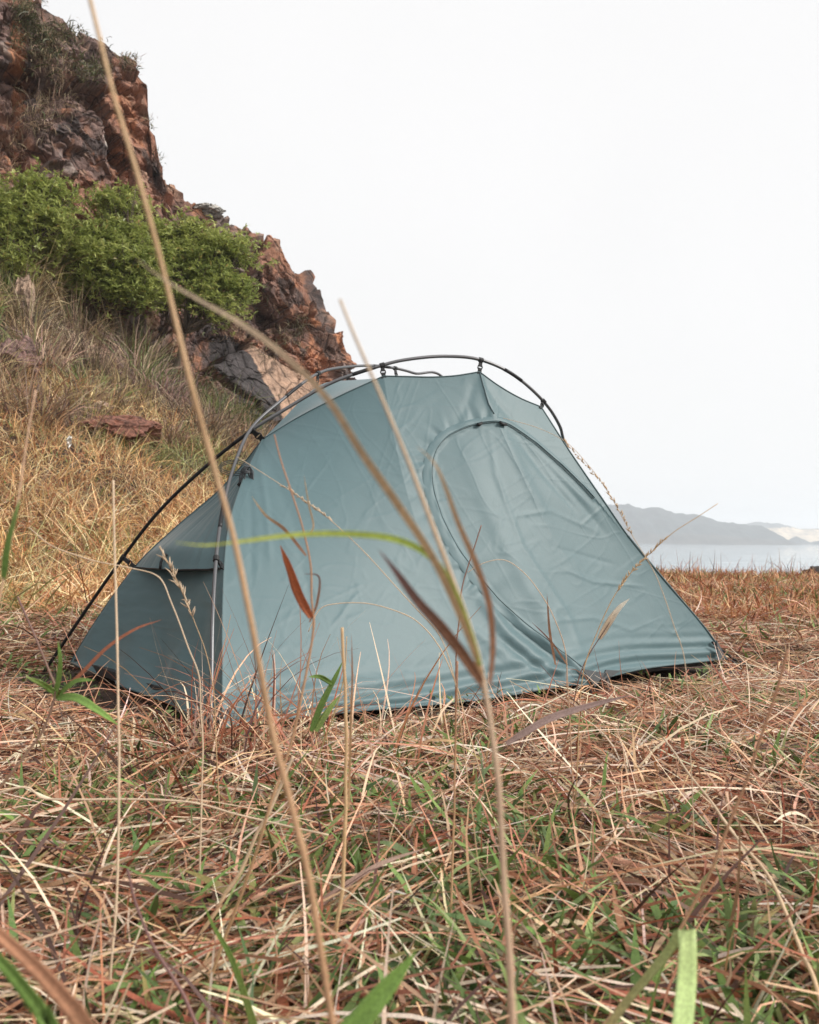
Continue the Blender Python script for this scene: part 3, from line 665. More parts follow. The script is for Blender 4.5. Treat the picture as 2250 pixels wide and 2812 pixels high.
shrub('bright green shrub at the left edge, highest against the cliff', (40, 640), [(0, 455, 34, 34, 0), (50, 440, 36, 32, .2), (95, 400, 27, 24, .4), (125, 412, 17, 18, .4), (75, 385, 16, 16, .3), (40, 500, 42, 34, 0), (100, 470, 38, 30, .1), (20, 552, 30, 22, -.3), (-50, 500, 50, 60, 0)], 15.3, 3000, 1)
shrub('broad dense green shrub in the middle of the slope', (235, 690), [(140, 540, 42, 38, -.2), (188, 508, 38, 28, .1), (232, 442, 26, 32, .5), (268, 425, 18, 20, .5), (262, 492, 38, 34, .3), (220, 560, 50, 38, -.1), (290, 560, 46, 42, 0), (180, 600, 38, 20, -.3), (300, 622, 38, 20, -.2), (250, 612, 34, 22, -.3)], 16.5, 4300, 2)
shrub('green shrub spreading right over the red rock, behind the tent', (345, 700), [(345, 502, 34, 32, .1), (400, 492, 30, 26, .2), (330, 560, 38, 38, -.1), (400, 550, 46, 42, 0), (460, 532, 34, 30, .3), (503, 532, 18, 30, .4), (470, 590, 38, 34, .1), (508, 612, 15, 28, .2), (420, 632, 42, 22, -.2), (468, 657, 28, 14, -.1), (350, 622, 38, 24, -.2)], 17.3, 4300, 3)

# ------------------------------------------------------------------ boulders
M_ROCK = mat_rock('boulder rock', 9.0)
def boulder(name, pos, size, rotz, label, color, seed, sink=.25):
    import bmesh
    bm = bmesh.new(); bmesh.ops.create_icosphere(bm, subdivisions=5, radius=1.0)
    P = np.array([v.co[:] for v in bm.verts]); Fq = [[v.index for v in f.verts] for f in bm.faces]; bm.free()
    c1, e1, _ = crag(P * 1.1 + seed * 7, 200 + seed, .7); c2, e2, _ = crag(P * 2.6 + seed * 3, 210 + seed, .8)
    P = P * (1 + .20 * c1 + .09 * c2 + .04 * fbm(P * 6, 3, seed))[:, None]
    P = P * np.array(size); cs, sn = math.cos(rotz), math.sin(rotz); P = P @ np.array([[cs, sn, 0], [-sn, cs, 0], [0, 0, 1]])
    col = np.array(color)[None] * (1 + .35 * fbm(P * 8, 3, seed + 5))[:, None] * (1 + .12 * c2[:, None])
    o = make_mesh(name, P, np.array(Fq), M_ROCK, smooth_=False, col=np.clip(col, .01, .8))
    o.location = (float(pos[0]), float(pos[1]), float(pos[2]) + size[2] * (1 - 2 * sink) * .5)
    return tag(o, label, 'boulder')
p = on_ground(255, 915); boulder('boulder', p + np.array([0, 0, -.08]), (.46, .34, .24), .3, 'low reddish boulder half sunk in the slope grass', (.22, .095, .065), 1)
p = on_ground(185, 868); boulder('boulder', p + np.array([0, .35, .1]), (.22, .12, .08), -.5, 'small pale stone slab beside the reddish boulder', (.42, .31, .26), 2)
p = on_ground(30, 780); boulder('boulder', p, (.32, .3, .34), .2, 'purplish brown boulder in tall grass at the left edge', (.20, .12, .105), 3)
p = on_ground(50, 655); boulder('boulder', p, (.15, .16, .45), .2, 'tall tan rock below the leftmost shrub', (.36, .25, .18), 4)
p = on_cliff(445, 442); boulder('boulder', p + np.array([0, 0, .0]), (.36, .3, .13), .1, 'loose grey slab resting on the cliff ridge', (.34, .32, .29), 5, .3)
q = PT(1722, 1190, 13.0); q[2] = ground_z(q[0], q[1]); boulder('boulder', q, (.24, .2, .16), 0, 'dark rock at the meadow edge by the sea, far right', (.06, .05, .045), 6, .3)

# white scrap on the slope
p = on_ground(152, 955); e = []
u_, v_ = np.meshgrid(np.linspace(-1, 1, 14), np.linspace(-1, 1, 20), indexing='ij')
X = .032 * u_ * (1 - .4 * np.abs(v_)); Z = .070 * v_; Yy = .02 * np.sin(3 * u_ + 4 * v_) + .012 * np.sin(7 * v_ - 2 * u_)
o = make_mesh('white_scrap', np.stack([X, Yy, Z], -1).reshape(-1, 3), grid_faces(14, 20), mat_plain('white paper', (.7, .7, .66), .95, 0, .05))
o.location = (float(p[0]), float(p[1]) - .1, float(p[2]) + .13); o.rotation_euler = (.3, .25, .2)
tag(o, 'small crumpled white scrap caught in the slope grass', 'scrap')

# ------------------------------------------------------------------ tent
TEAL = (0.086, 0.152, 0.166)
M_FLY = mat_fabric('teal ripstop', TEAL); M_TRIM = mat_fabric('teal binding', (.055, .10, .108))
M_BLACK = mat_plain('black webbing', (.012, .012, .013), .6, 0, .3, 300)
M_POLE = mat_plain('grey alloy', (.15, .15, .155), .36, .7, .08, 90); M_POLEB = mat_plain('black alloy', (.03, .03, .032), .4, .6, .1, 90)
M_CORD = mat_plain('grey cord', (.07, .075, .08), .7, 0, .5, 900); M_NET = mat_plain('grey mesh tape', (.10, .11, .115), .8, 0, .7, 700)
M_FLOOR = mat_plain('dark groundsheet', (.025, .026, .028), .5, 0, .2, 50)
tent = empty('tent', UVZ(TL / 2, TW / 2, 0))
tag(tent, 'teal dome tent with external grey poles pitched on the dry grass', 'tent')
def TP(name, V, Fq, mat, smooth_=True, parent=None):
    return py_mesh(name, local(V, tent), Fq, mat, parent or tent, smooth_)
def curve_v(pts, n, rs=True):
    P = np.array([PV(*p) for p in pts]); return spline(P, n)
NS, NT = 330, 250
cA = curve_v([(468, 1534, 0), (468, 1420, .085), (468, 1300, .18), (472, 1190, .28), (483, 1100, .39), (512, 1010, .53), (553, 925, .68)], NT)
bot = curve_v([(468, 1534, 0), (620, 1512, 0), (800, 1494, 0), (930, 1483, 0), (1040, 1470, -.005), (1130, 1455, -.02), (1195, 1444, -.035), (1243, 1441, -.05), (1290, 1424, -.03), (1360, 1408, -.01), (1440, 1398, 0), (1530, 1388, 0)], NS)
top = np.vstack([curve_v([(553, 925, .68), (630, 878, .63), (720, 832, .56), (808, 792, .5)], 60), curve_v([(808, 792, .5), (860, 793, .475), (910, 794, .45), (960, 791, .425), (1010, 783, .40)], 40)[1:],
                 curve_v([(1010, 783, .40), (1050, 812, .385), (1095, 838, .365), (1140, 857, .35)], 40)[1:]]); top_f = resample(top, NS)
rgt = curve_v([(1530, 1388, 0), (1504, 1347, .022), (1460, 1292, .05), (1400, 1222, .09), (1330, 1138, .14), (1270, 1052, .19), (1200, 950, .27), (1140, 857, .35)], NT)
def coons(b, t, l, r):
    ns, nt_ = len(b), len(l); s = np.linspace(0, 1, ns)[:, None, None]; q = np.linspace(0, 1, nt_)[None, :, None]
    return (1 - q) * b[:, None] + q * t[:, None] + (1 - s) * l[None] + s * r[None] - ((1 - s) * (1 - q) * b[0] + s * (1 - q) * b[-1] + (1 - s) * q * t[0] + s * q * t[-1])
def normals(G):
    du = np.gradient(G, axis=0); dv = np.gradient(G, axis=1); n = np.cross(du, dv); return n / (np.linalg.norm(n, axis=2)[..., None] + 1e-12)
front = coons(bot, top_f, cA, rgt)
S2, T2 = np.meshgrid(np.linspace(0, 1, NS), np.linspace(0, 1, NT), indexing='ij')
Nf = normals(front)
if (Nf[NS // 2, NT // 2] @ np.array([0, -1, 0])) < 0: Nf = -Nf
bell = np.sin(PI * S2) ** .7 * np.sin(PI * T2) ** .8
front = front - Nf * (0.035 * bell)[..., None]
ARCH = [(1238, 1428), (1212, 1398), (1150, 1350), (1075, 1288), (1000, 1208), (948, 1130), (918, 1060), (907, 1000), (915, 950), (942, 917), (988, 895), (1040, 886), (1066, 890), (1110, 918), (1160, 958), (1212, 1006), (1252, 1048)]
fx, fy, _ = proj(front.reshape(-1, 3)); fx = fx.reshape(S2.shape); fy = fy.reshape(S2.shape)
inside = in_poly(fx, fy, ARCH + [(1400, 1230), (1600, 1390), (1530, 1420), (1300, 1450), (1245, 1450)])
da, al, sd_ = seg_dist(fx, fy, ARCH)
Pn = np.stack([fx.ravel() / 100, fy.ravel() / 100, np.zeros(fx.size)], 1)
w = np.zeros(S2.shape)
w += 0.0012 * fbm(Pn * .9, 2, 300).reshape(S2.shape)
def aniso(ang, sc_l, sc_t, seed, octv=3):
    c_, s_ = math.cos(ang), math.sin(ang); q = np.stack([(Pn[:, 0] * c_ + Pn[:, 1] * s_) * sc_l, (-Pn[:, 0] * s_ + Pn[:, 1] * c_) * sc_t, Pn[:, 2]], 1)
    return fbm(q, octv, seed).reshape(S2.shape)
def ridged(n_): return 1 - np.abs(n_) * 2.2
# tension folds: left panel pulls from the crossing to the foot of the door; door pulls from its apex to the far corner
w += 0.0008 * aniso(math.radians(38), .35, 2.6, 310, 2) * (~inside)
w += 0.0009 * aniso(math.radians(48), .30, 2.4, 315, 2) * inside
# storage creases: a net of sharp shallow folds
for k, (an_, am) in enumerate([(12, .0006), (-32, .0007), (58, .0006), (-70, .0005)]):
    w += am * np.maximum(0, ridged(aniso(math.radians(an_), .5, 2.1, 330 + 5 * k, 2)) - .86) / .14
# gathers along the zip curve
lf = np.exp(-(da / 34.0) ** 2) * smooth(150, 330, al) * (al < 760) * (~inside)
w += lf * .0026 * np.sin(al / 5.2 + 1.5 * vnoise(np.stack([al.ravel() / 30, da.ravel() / 40, 0 * da.ravel()], 1), 5).reshape(S2.shape) * 2.2)
lf2 = np.exp(-(da / 60.0) ** 2) * (al < 500) * inside
w += lf2 * .0016 * np.sin(al / 11 + 2.5 * aniso(.5, .6, .6, 341, 2) * 2)
# single folds: (polyline, height, half width in view pixels)
for pts, am, hw in [([(1020, 1235), (1090, 1320), (1170, 1385), (1235, 1432)], -.016, 13), ([(1000, 1245), (1070, 1335), (1150, 1400), (1225, 1440)], .012, 14), ([(1040, 1330), (1130, 1405), (1210, 1440)], -.010, 9),
                    ([(960, 1300), (1080, 1390), (1190, 1440)], .006, 14), ([(900, 1330), (1050, 1420), (1170, 1450)], -.005, 16), ([(1050, 1280), (1110, 1330), (1190, 1375)], .009, 10),
                    ([(1060, 900), (1105, 1000), (1160, 1100)], .004, 12), ([(1085, 915), (1150, 1000), (1230, 1090)], -.006, 10), ([(1095, 910), (1180, 1000), (1260, 1080)], .006, 9), ([(1110, 925), (1200, 1030), (1290, 1140)], -.005, 10),
                    ([(1030, 905), (1045, 1000), (1100, 1150), (1200, 1300), (1245, 1420)], .0035, 8), ([(1010, 783), (1022, 830), (1040, 880)], .006, 6), ([(1010, 790), (1050, 850), (1085, 890)], -.005, 9), ([(1005, 790), (985, 850), (965, 890)], -.0035, 12),
                    ([(1180, 1195), (1250, 1225), (1360, 1235)], .003, 5), ([(1150, 1310), (1250, 1300), (1330, 1325), (1370, 1310)], .0028, 6), ([(700, 960), (640, 1040)], .0018, 4), ([(760, 1240), (690, 1330)], .0018, 4),
                    ([(690, 1130), (900, 1140)], .0016, 4), ([(1060, 1090), (1160, 1075), (1260, 1120)], .0022, 6), ([(1290, 1050), (1220, 1110)], .0022, 4), ([(1160, 1150), (1300, 1190)], -.002, 6),
                    ([(553, 940), (620, 1100), (660, 1300)], -.003, 16), ([(545, 960), (560, 1060), (570, 1200)], .0035, 9), ([(525, 1010), (530, 1100), (530, 1250)], -.003, 9)]:
    d, a_, _ = seg_dist(fx, fy, pts); L_ = sum(math.dist(p, q) for p, q in zip(pts[:-1], pts[1:]))
    w += am * .65 * np.exp(-(d / (hw * .8)) ** 2) * np.clip(np.sin(PI * np.clip(a_ / L_, 0.04, .97)) * 1.6, 0, 1)
# the loose hem rolls in long folds
w += np.exp(-(T2 / .075) ** 2) * (.006 * np.sin(T2 * 150 + 2.5 * aniso(0, .25, .4, 350, 2) * 3) + .010 * aniso(0, .8, .3, 352, 2)) * smooth(0, .012, T2)
edge_f = smooth(0, .02, S2) * smooth(0, .02, 1 - S2) * smooth(0, .015, 1 - T2)
front = front + Nf * (w * edge_f)[..., None]
front = front + Nf * (-.004 * smooth(0, 10, da) * inside * np.exp(-da / 120))[..., None] * smooth(0, .03, 1 - S2)[..., None]
fgrid = grid_faces(NS, NT)
fm = inside.reshape(-1)[fgrid].sum(1) >= 2
def sub_mesh(name, V, Fq, mat, parent=None):
    ids = np.unique(Fq); mp = np.zeros(len(V), np.int64); mp[ids] = np.arange(len(ids))
    return make_mesh(name, local(V[ids], tent), mp[Fq], mat, parent or tent)
Vf = front.reshape(-1, 3)
p_front = sub_mesh('fly_panel', Vf, fgrid[~fm], M_FLY); p_front['label'] = 'broad teal side panel facing the camera'
p_door = sub_mesh('door', Vf, fgrid[fm], M_FLY); p_door['label'] = 'zipped teal door panel'
def on_front(dx, dy, lift=0.0):
    d = (fx - dx) ** 2 + (fy - dy) ** 2; k = np.argpartition(d.ravel(), 5)[:5]; ww = 1 / (d.ravel()[k] + .5)
    p_ = (Vf[k] * ww[:, None]).sum(0) / ww.sum(); return p_ + Nf.reshape(-1, 3)[k[0]] * lift
# storm flap sewn round the door
Nc = 150; ap = resample(spline(np.array(ARCH, float), 300), Nc)
tn = np.gradient(ap, axis=0); tn /= np.linalg.norm(tn, axis=1)[:, None]; on = np.stack([tn[:, 1], -tn[:, 0]], 1)
cen = np.array([1150, 1150]); on = np.where(((ap - cen) * on).sum(1)[:, None] > 0, on, -on)
wflap = np.interp(np.linspace(0, 1, Nc), [0, .08, .35, .6, .7, .85, 1], [7, 12, 18, 16, 10, 6, 4])
rows = []
for j, (fr, lf_) in enumerate([(-.10, .0005), (-.10, .0034), (.0, .0040), (.35, .0030), (.8, .0024), (1.0, .0006)]):
    q = ap + on * (wflap * fr)[:, None]
    rr_ = np.array([on_front(a_, b_, lf_) for a_, b_ in q])
    if 0 < j < 5:
        ii = np.arange(Nc); rr_ = rr_ + (np.array([0, -1, .2]) * (.0008 * np.sin(ii * 1.3 + j) + .0010 * np.sin(ii * .63 + 1.7 * j))[:, None])
    for it in range(3): rr_[1:-1] = rr_[1:-1] * .5 + .25 * (rr_[:-2] + rr_[2:])
    rows.append(rr_)
FL = np.stack(rows, 1)
flap = make_mesh('zip_flap', local(FL.reshape(-1, 3), tent), grid_faces(Nc, 6), M_FLY, tent)
zp = np.array([on_front(a_, b_, .003) for a_, b_ in ap - on * 3.0])
V, Fq = tube(zp[4:], .0016, 6); TP('zipper', V, Fq, M_TRIM, True, p_door)
for (x1, y1, x2, y2) in [(1003, 893, 1013, 889), (1050, 888, 1064, 892)]:
    a_, b_ = on_front(x1, y1 + 3, .010), on_front(x2, y2 + 4, .010); V, Fq = tube([a_, (a_ + b_) / 2 + np.array([0, 0, -.004]), b_], .006, 6); TP('zip_pull', V, Fq, M_BLACK, True, p_door)
# seams and edge binding
def binding(P, r=.003, name='seam', mat=None):
    V, Fq = tube(P, r, 6); return TP(name, V, Fq, mat or M_TRIM)
binding(top_f + np.array([0, -.001, .001]), .0022)
binding(front[:, 0] + np.array([0, 0, .001]), .0026, 'hem')
binding(front[-1] + 0, .0030); binding(front[0] + 0, .0022)
binding(np.array([on_front(a_, b_, .0015) for a_, b_ in resample(np.array([(1010, 785), (1018, 815), (1028, 850), (1040, 872)], float), 16)]), .0022)
# left end, in two panels with a hooded vent between them
cB = curve_v([(148, 1395, 1.30), (205, 1302, 1.19), (285, 1192, 1.06), (370, 1110, .95), (450, 1042, .84), (505, 985, .76), (553, 925, .68)], NT)
def split_t(Cv, frac, n0, n1):
    k = int(round(frac * (len(Cv) - 1))); return resample(Cv[:k + 1], n0), resample(Cv[k:], n1)
pbx, pby, _ = proj(cB); pax, pay, _ = proj(cA); kB = int(np.argmin(np.abs(pby - 1194))); kA = int(np.argmin(np.abs(pay - 1197)))
NE = 120
def end_grid(l, r, n_t, sag):
    s = np.linspace(0, 1, NE)[:, None, None]; G = l[None] * (1 - s) + r[None] * s
    return G
lo = end_grid(resample(cB[:kB + 1], 110), resample(cA[:kA + 1], 110), 110, 0)
hi = end_grid(resample(cB[kB:], 90), resample(cA[kA:], 90), 90, 0)
def outward(G):
    N_ = normals(G); ref = np.array([-.66, -.58, .3]); 
    return N_ if (N_[NE // 2, G.shape[1] // 2] @ ref) > 0 else -N_
No = outward(lo); ss_, tt_ = np.meshgrid(np.linspace(0, 1, NE), np.linspace(0, 1, lo.shape[1]), indexing='ij')
Q = np.stack([ss_.ravel() * 4, tt_.ravel() * 4, 0 * ss_.ravel()], 1)
d_ = -.035 * np.sin(PI * ss_) * np.sin(PI * np.clip(tt_ * .9 + .1, 0, 1)) + (.006 * fbm(Q, 3, 400) + .0025 * (1 - 2 * np.abs(fbm(Q * np.array([.7, 2.2, 1]), 3, 405)))).reshape(ss_.shape)
d_ += (1 - tt_) ** 3 * .030 * np.sin(ss_ * 17 + 5 * tt_) * np.sin(PI * ss_)
d_ += .014 * np.exp(-((ss_ - .62 - .25 * tt_) / .05) ** 2) * (1 - tt_) ** 2 - .012 * np.exp(-((ss_ - .74 - .18 * tt_) / .04) ** 2) * (1 - tt_) ** 1.5
d_ -= .03 * tt_ ** 6 * np.sin(PI * ss_)
lo2 = lo + No * d_[..., None] * smooth(0, .03, ss_)[..., None] * smooth(0, .03, 1 - ss_)[..., None]
o = make_mesh('end_panel', local(lo2.reshape(-1, 3), tent), grid_faces(NE, lo.shape[1]), M_FLY, tent); o['label'] = 'shaded lower left end panel'
binding(lo2[:, 0], .0028, 'hem')
Nh = outward(hi); ss_, tt_ = np.meshgrid(np.linspace(0, 1, NE), np.linspace(0, 1, hi.shape[1]), indexing='ij')
Q = np.stack([ss_.ravel() * 3, tt_.ravel() * 1.2, 0 * ss_.ravel()], 1)
d_ = .055 * np.sin(PI * ss_) * (1 - tt_) ** 2 - .02 * np.sin(PI * ss_) * np.sin(PI * tt_)
d_ += (.0035 * np.sin(ss_ * 60 + 6 * tt_ + 3 * fbm(Q, 2, 410).reshape(ss_.shape)) * smooth(.55, .95, ss_) * (.3 + .7 * tt_) + .005 * fbm(Q * np.array([3, 1, 1]), 3, 412).reshape(ss_.shape))
hi2 = hi + Nh * d_[..., None] * smooth(0, .03, ss_)[..., None] * smooth(0, .03, 1 - ss_)[..., None]
# the hood's free edge drops a little over the panel below
hi2 = hi2 + np.array([0, 0, -1.0]) * (.030 * np.sin(PI * ss_) * np.exp(-(tt_ / .05) ** 2))[..., None]
p_hood = o = make_mesh('vent_hood', local(hi2.reshape(-1, 3), tent), grid_faces(NE, hi.shape[1]), M_FLY, tent); o['label'] = 'hooded vent panel at the left end'
binding(hi2[:, 0], .0028, 'hem', M_BLACK); binding(cB, .0022)
a_ = hi2[int(NE * .52), 0]; b_ = hi2[int(NE * .52), 5]; Nn = Nh[int(NE * .52), 4]
V, Fq = tube(spline([a_ + Nn * .004, (a_ + b_) / 2 + Nn * .012, b_ + Nn * .006], 6), .0048, 6); TP('vent_stay', V, Fq, M_BLACK, True, p_hood)
# roof between the two ridges, back and far end
NR = 120
back_r = np.vstack([curve_v([(553, 925, .68), (600, 878, .74), (645, 832, .82), (685, 806, .88), (745, 800, .95), (838, 796, 1.0), (950, 803, 1.04), (1040, 840, 1.06)], NR)])
s_ = np.linspace(0, 1, 30)[None, :, None]; fr_ = resample(top, NR)
roof = fr_[:, None] * (1 - s_) + back_r[:, None] * s_
roof = roof - np.array([0, 0, 1]) * (.02 * np.sin(PI * s_[..., 0]) * np.sin(PI * np.linspace(0, 1, NR))[:, None])[..., None]
o = make_mesh('roof_panel', local(roof.reshape(-1, 3), tent), grid_faces(NR, 30), M_FLY, tent); o['label'] = 'pale sky-lit roof panel between the poles'
D0 = UVZ(TL, TW, .02); Bb = cB[0]
dB = spline([D0, D0 * .5 + back_r[-1] * .5 + vh * .06, back_r[-1]], 40)
bk = coons(resample(np.array([Bb, D0]), 60), resample(back_r, 60), resample(cB, 40), dB)
make_mesh('back_panel', local(bk.reshape(-1, 3), tent), grid_faces(60, 40), M_FLY, tent)
en = coons(resample(np.array([rgt[0], D0]), 40), resample(np.array([rgt[-1], back_r[-1]]), 40), resample(rgt, 40), dB)
make_mesh('far_end_panel', local(en.reshape(-1, 3), tent), grid_faces(40, 40), M_FLY, tent)
# groundsheet
fl = np.array([UVZ(.04, .04, .03), UVZ(TL - .06, .03, .03), UVZ(TL - .06, TW - .06, .03), UVZ(-.05, TW - .06, .03)])
V = np.vstack([fl, fl - np.array([0, 0, .028])]); TP('groundsheet', V, [(0, 1, 2, 3), (7, 6, 5, 4), (0, 4, 5, 1), (1, 5, 6, 2), (2, 6, 7, 3), (3, 7, 4, 0)], M_FLOOR, False)
# poles
p1 = np.array([PV(*q) for q in [(86, 1425, 1.40), (150, 1330, 1.30), (240, 1200, 1.16), (330, 1082, 1.0), (430, 985, .84), (530, 906, .68), (600, 862, .62), (700, 805, .56), (808, 768, .5), (870, 755, .47), (940, 750, .44), (1010, 757, .40), (1080, 788, .37), (1143, 843, .36), (1178, 895, .40), (1196, 950, .44)]]
              + [UVZ(TL - .22, .48, .5), UVZ(TL - .1, .5, -.02)])
P1 = spline(p1, 260); k1 = int(np.argmin(np.linalg.norm(P1 - p1[5], axis=1)))
V, Fq = tube(P1[:k1 + 1], .0064, 10); TP('pole', V, Fq, M_POLEB)['label'] = 'black lower section of the left pole'
V, Fq = tube(P1[k1:], .0062, 10); pole_a = TP('pole', V, Fq, M_POLE)
p2 = np.array([PV(*q) for q in [(443, 1552, -.04), (446, 1420, .06), (448, 1300, .14), (456, 1170, .26), (470, 1070, .39), (495, 975, .55), (530, 901, .675), (590, 845, .75), (668, 787, .85), (735, 772, .95), (800, 771, 1.0), (870, 785, 1.06), (950, 822, 1.12)]]
              + [UVZ(TL - .25, TW - .1, .5), UVZ(TL - .1, TW - .02, -.02)])
P2 = spline(p2, 220); P2[:, :] += 0
V, Fq = tube(P2, .0058, 10); pole_b = TP('pole', V, Fq, M_POLE)
def ferrule(P, k, r, pole):
    V, Fq = tube(P[k - 3:k + 4], r, 10); TP('ferrule', V, Fq, M_POLEB, True, pole)
for q_ in (84, 118, 160, 196): ferrule(P1, q_, .0070, pole_a)
for q_ in (40, 84, 118): ferrule(P2, q_, .0066, pole_b)
# clips
def clip(pole_pt, fab_pt, P, big=1.0):
    k = int(np.argmin(np.linalg.norm(P - pole_pt, axis=1))); c = P[k]; t_ = P[min(k + 1, len(P) - 1)] - P[max(k - 1, 0)]; t_ = t_ / np.linalg.norm(t_)
    seg_ = tube([c - t_ * .009 * big, c - t_ * .008 * big, c + t_ * .008 * big, c + t_ * .009 * big], np.array([.0075, .0095, .0095, .0075]), 10)
    d = fab_pt - c; L_ = np.linalg.norm(d); d = d / L_
    n_ = np.cross(t_, d); n_ /= np.linalg.norm(n_)
    sd2 = np.cross(n_, d)
    def box(p0, p1, w0, w1, th):
        vv = []
        for p_, ww in ((p0, w0), (p1, w1)):
            for a2, b2 in ((-1, -1), (1, -1), (1, 1), (-1, 1)): vv.append(p_ + sd2 * a2 * ww + n_ * b2 * th)
        return np.array(vv), [(0, 1, 2, 3), (7, 6, 5, 4), (0, 4, 5, 1), (1, 5, 6, 2), (2, 6, 7, 3), (3, 7, 4, 0)]
    parts = [seg_, box(c + d * .006, c + d * (L_ * .55), .006 * big, .0075 * big, .003)]
    a3 = np.linspace(0, 2 * PI, 14); ringc = c + d * (L_ * .62)
    parts.append(tube(np.array([ringc + (d * math.cos(a4) * .011 + sd2 * math.sin(a4) * .009) * big for a4 in a3]), .0024, 6))
    parts.append(box(c + d * (L_ * .66), fab_pt + d * .012, .0065 * big, .0095 * big, .0014))
    V, Fq = merge(parts); TP('clip', V, Fq, M_BLACK, False)
clip(p1[8], top[59], P1); clip(PV(1013, 757, .40), top[98], P1); clip(PV(1143, 843, .36), top[-1], P1)
clip(p1[5] + 0, cA[-1], P1, 1.25)
clip(PV(262, 1170, 1.13), cB[kB], P1, 1.1); clip(PV(455, 1183, .25), cA[kA], P2, 1.0)
clip(PV(668, 787, .85), back_r[int(np.argmin(np.abs(proj(back_r)[0] - 668)))], P2, .9); clip(PV(833, 776, 1.02), back_r[int(np.argmin(np.abs(proj(back_r)[0] - 838)))], P2, .9)
# guyline coil hanging near the crossing
gp_ = cA[int(np.argmin(np.abs(pay - 985)))] + np.array([.004, -.045, .008])
parts = []
for q in range(5):
    a3 = np.linspace(0, 2 * PI, 30); wx, hz = .013 + .004 * rng.random(), .042 + .010 * rng.random()
    L3 = np.array([gp_ + np.array([math.sin(t_) * wx + .004 * rng.normal() * .3 + .004 * (q - 2), -.002 * q + .003 * math.cos(t_), -.055 + math.cos(t_) * hz]) for t_ in a3]); parts.append(tube(L3, .0024, 6))
for q in range(3):
    parts.append(tube(np.array([gp_ + np.array([math.cos(t_) * .011, -.006 + math.sin(t_) * .008, -.030 + .003 * q]) for t_ in np.linspace(0, 2 * PI, 16)]), .0019, 6))
for q in range(3):
    a3 = np.linspace(0, PI * 1.8, 24); parts.append(tube(np.array([gp_ + np.array([-.045 + math.cos(t_) * (.040 + .006 * q), .006 * q, -.012 + math.sin(t_) * (.014 + .006 * q)]) for t_ in a3]), .0014, 6))
V, Fq = merge(parts); TP('guyline_coil', V, Fq, M_CORD)
V, Fq = tube([gp_ + np.array([-.020, -.006, -.060]), gp_ + np.array([-.028, -.008, -.072])], .0055, 8); TP('toggle', V, Fq, M_BLACK)
# corner tabs and pegs at the door foot and the far corner
def corner(pa, pb, pc, peg, strap_w=.012):
    """mesh-tape triangle a-b-c and a webbing strap from its tip down to a peg in the turf"""
    pa, pb, pc, peg = map(np.array, (pa, pb, pc, peg)); n_ = np.cross(pb - pa, pc - pa); n_ /= np.linalg.norm(n_)
    if n_[1] > 0: n_ = -n_
    V = np.vstack([[q + n_ * .004 for q in (pa, pb, pc)], [q - n_ * .001 for q in (pa, pb, pc)]])
    TP('corner_patch', V, [(0, 1, 2), (5, 4, 3), (0, 3, 4, 1), (1, 4, 5, 2), (2, 5, 3, 0)], M_NET, False)
    tip = (pb + pc) / 2; d = peg - tip; sdv = np.cross(d, np.array([0, 0, 1.0])); sdv /= np.linalg.norm(sdv)
    V = []
    for q in (tip, tip + d * .5 + np.array([0, 0, .004]), peg):
        for a2, b2 in ((-1, 0), (1, 0), (1, .003), (-1, .003)): V.append(q + sdv * a2 * strap_w * .5 + np.array([0, 0, b2]))
    Fq = [(4 * i + j, 4 * i + (j + 1) % 4, 4 * i + 4 + (j + 1) % 4, 4 * i + 4 + j) for i in range(2) for j in range(4)]; TP('strap', V, Fq, M_BLACK, False)
    V, Fq = tube([peg + np.array([0, 0, .02]), peg + np.array([.01, 0, -.10])], .004, 8); TP('peg', V, Fq, M_BLACK)
e_ = lambda x_, y_: PV(x_, y_, -.055)
corner(e_(1225, 1408), e_(1278, 1418), e_(1252, 1447), UVZ(np.dot(e_(1262, 1462) - A0, uh), -.09, .005))
corner(e_(1275, 1410), e_(1305, 1412), e_(1262, 1440), UVZ(np.dot(e_(1268, 1452) - A0, uh), -.08, .005))
f_ = lambda x_, y_: PV(x_, y_, -.012)
corner(f_(1508, 1348), f_(1528, 1385), f_(1512, 1386), PG(1560, 1402, .01)); 
V, Fq = tube(spline([front[-1][0] * 1.0, front[-1][30], front[-1][80], front[-1][130]], 40), .0042, 6); TP('edge_binding', V, Fq, M_TRIM)
V, Fq = tube([PV(1500, 1352, .01), PV(1545, 1388, .0), PG(1572, 1399, .015)], .0045, 6); TP('strap', V, Fq, M_BLACK)

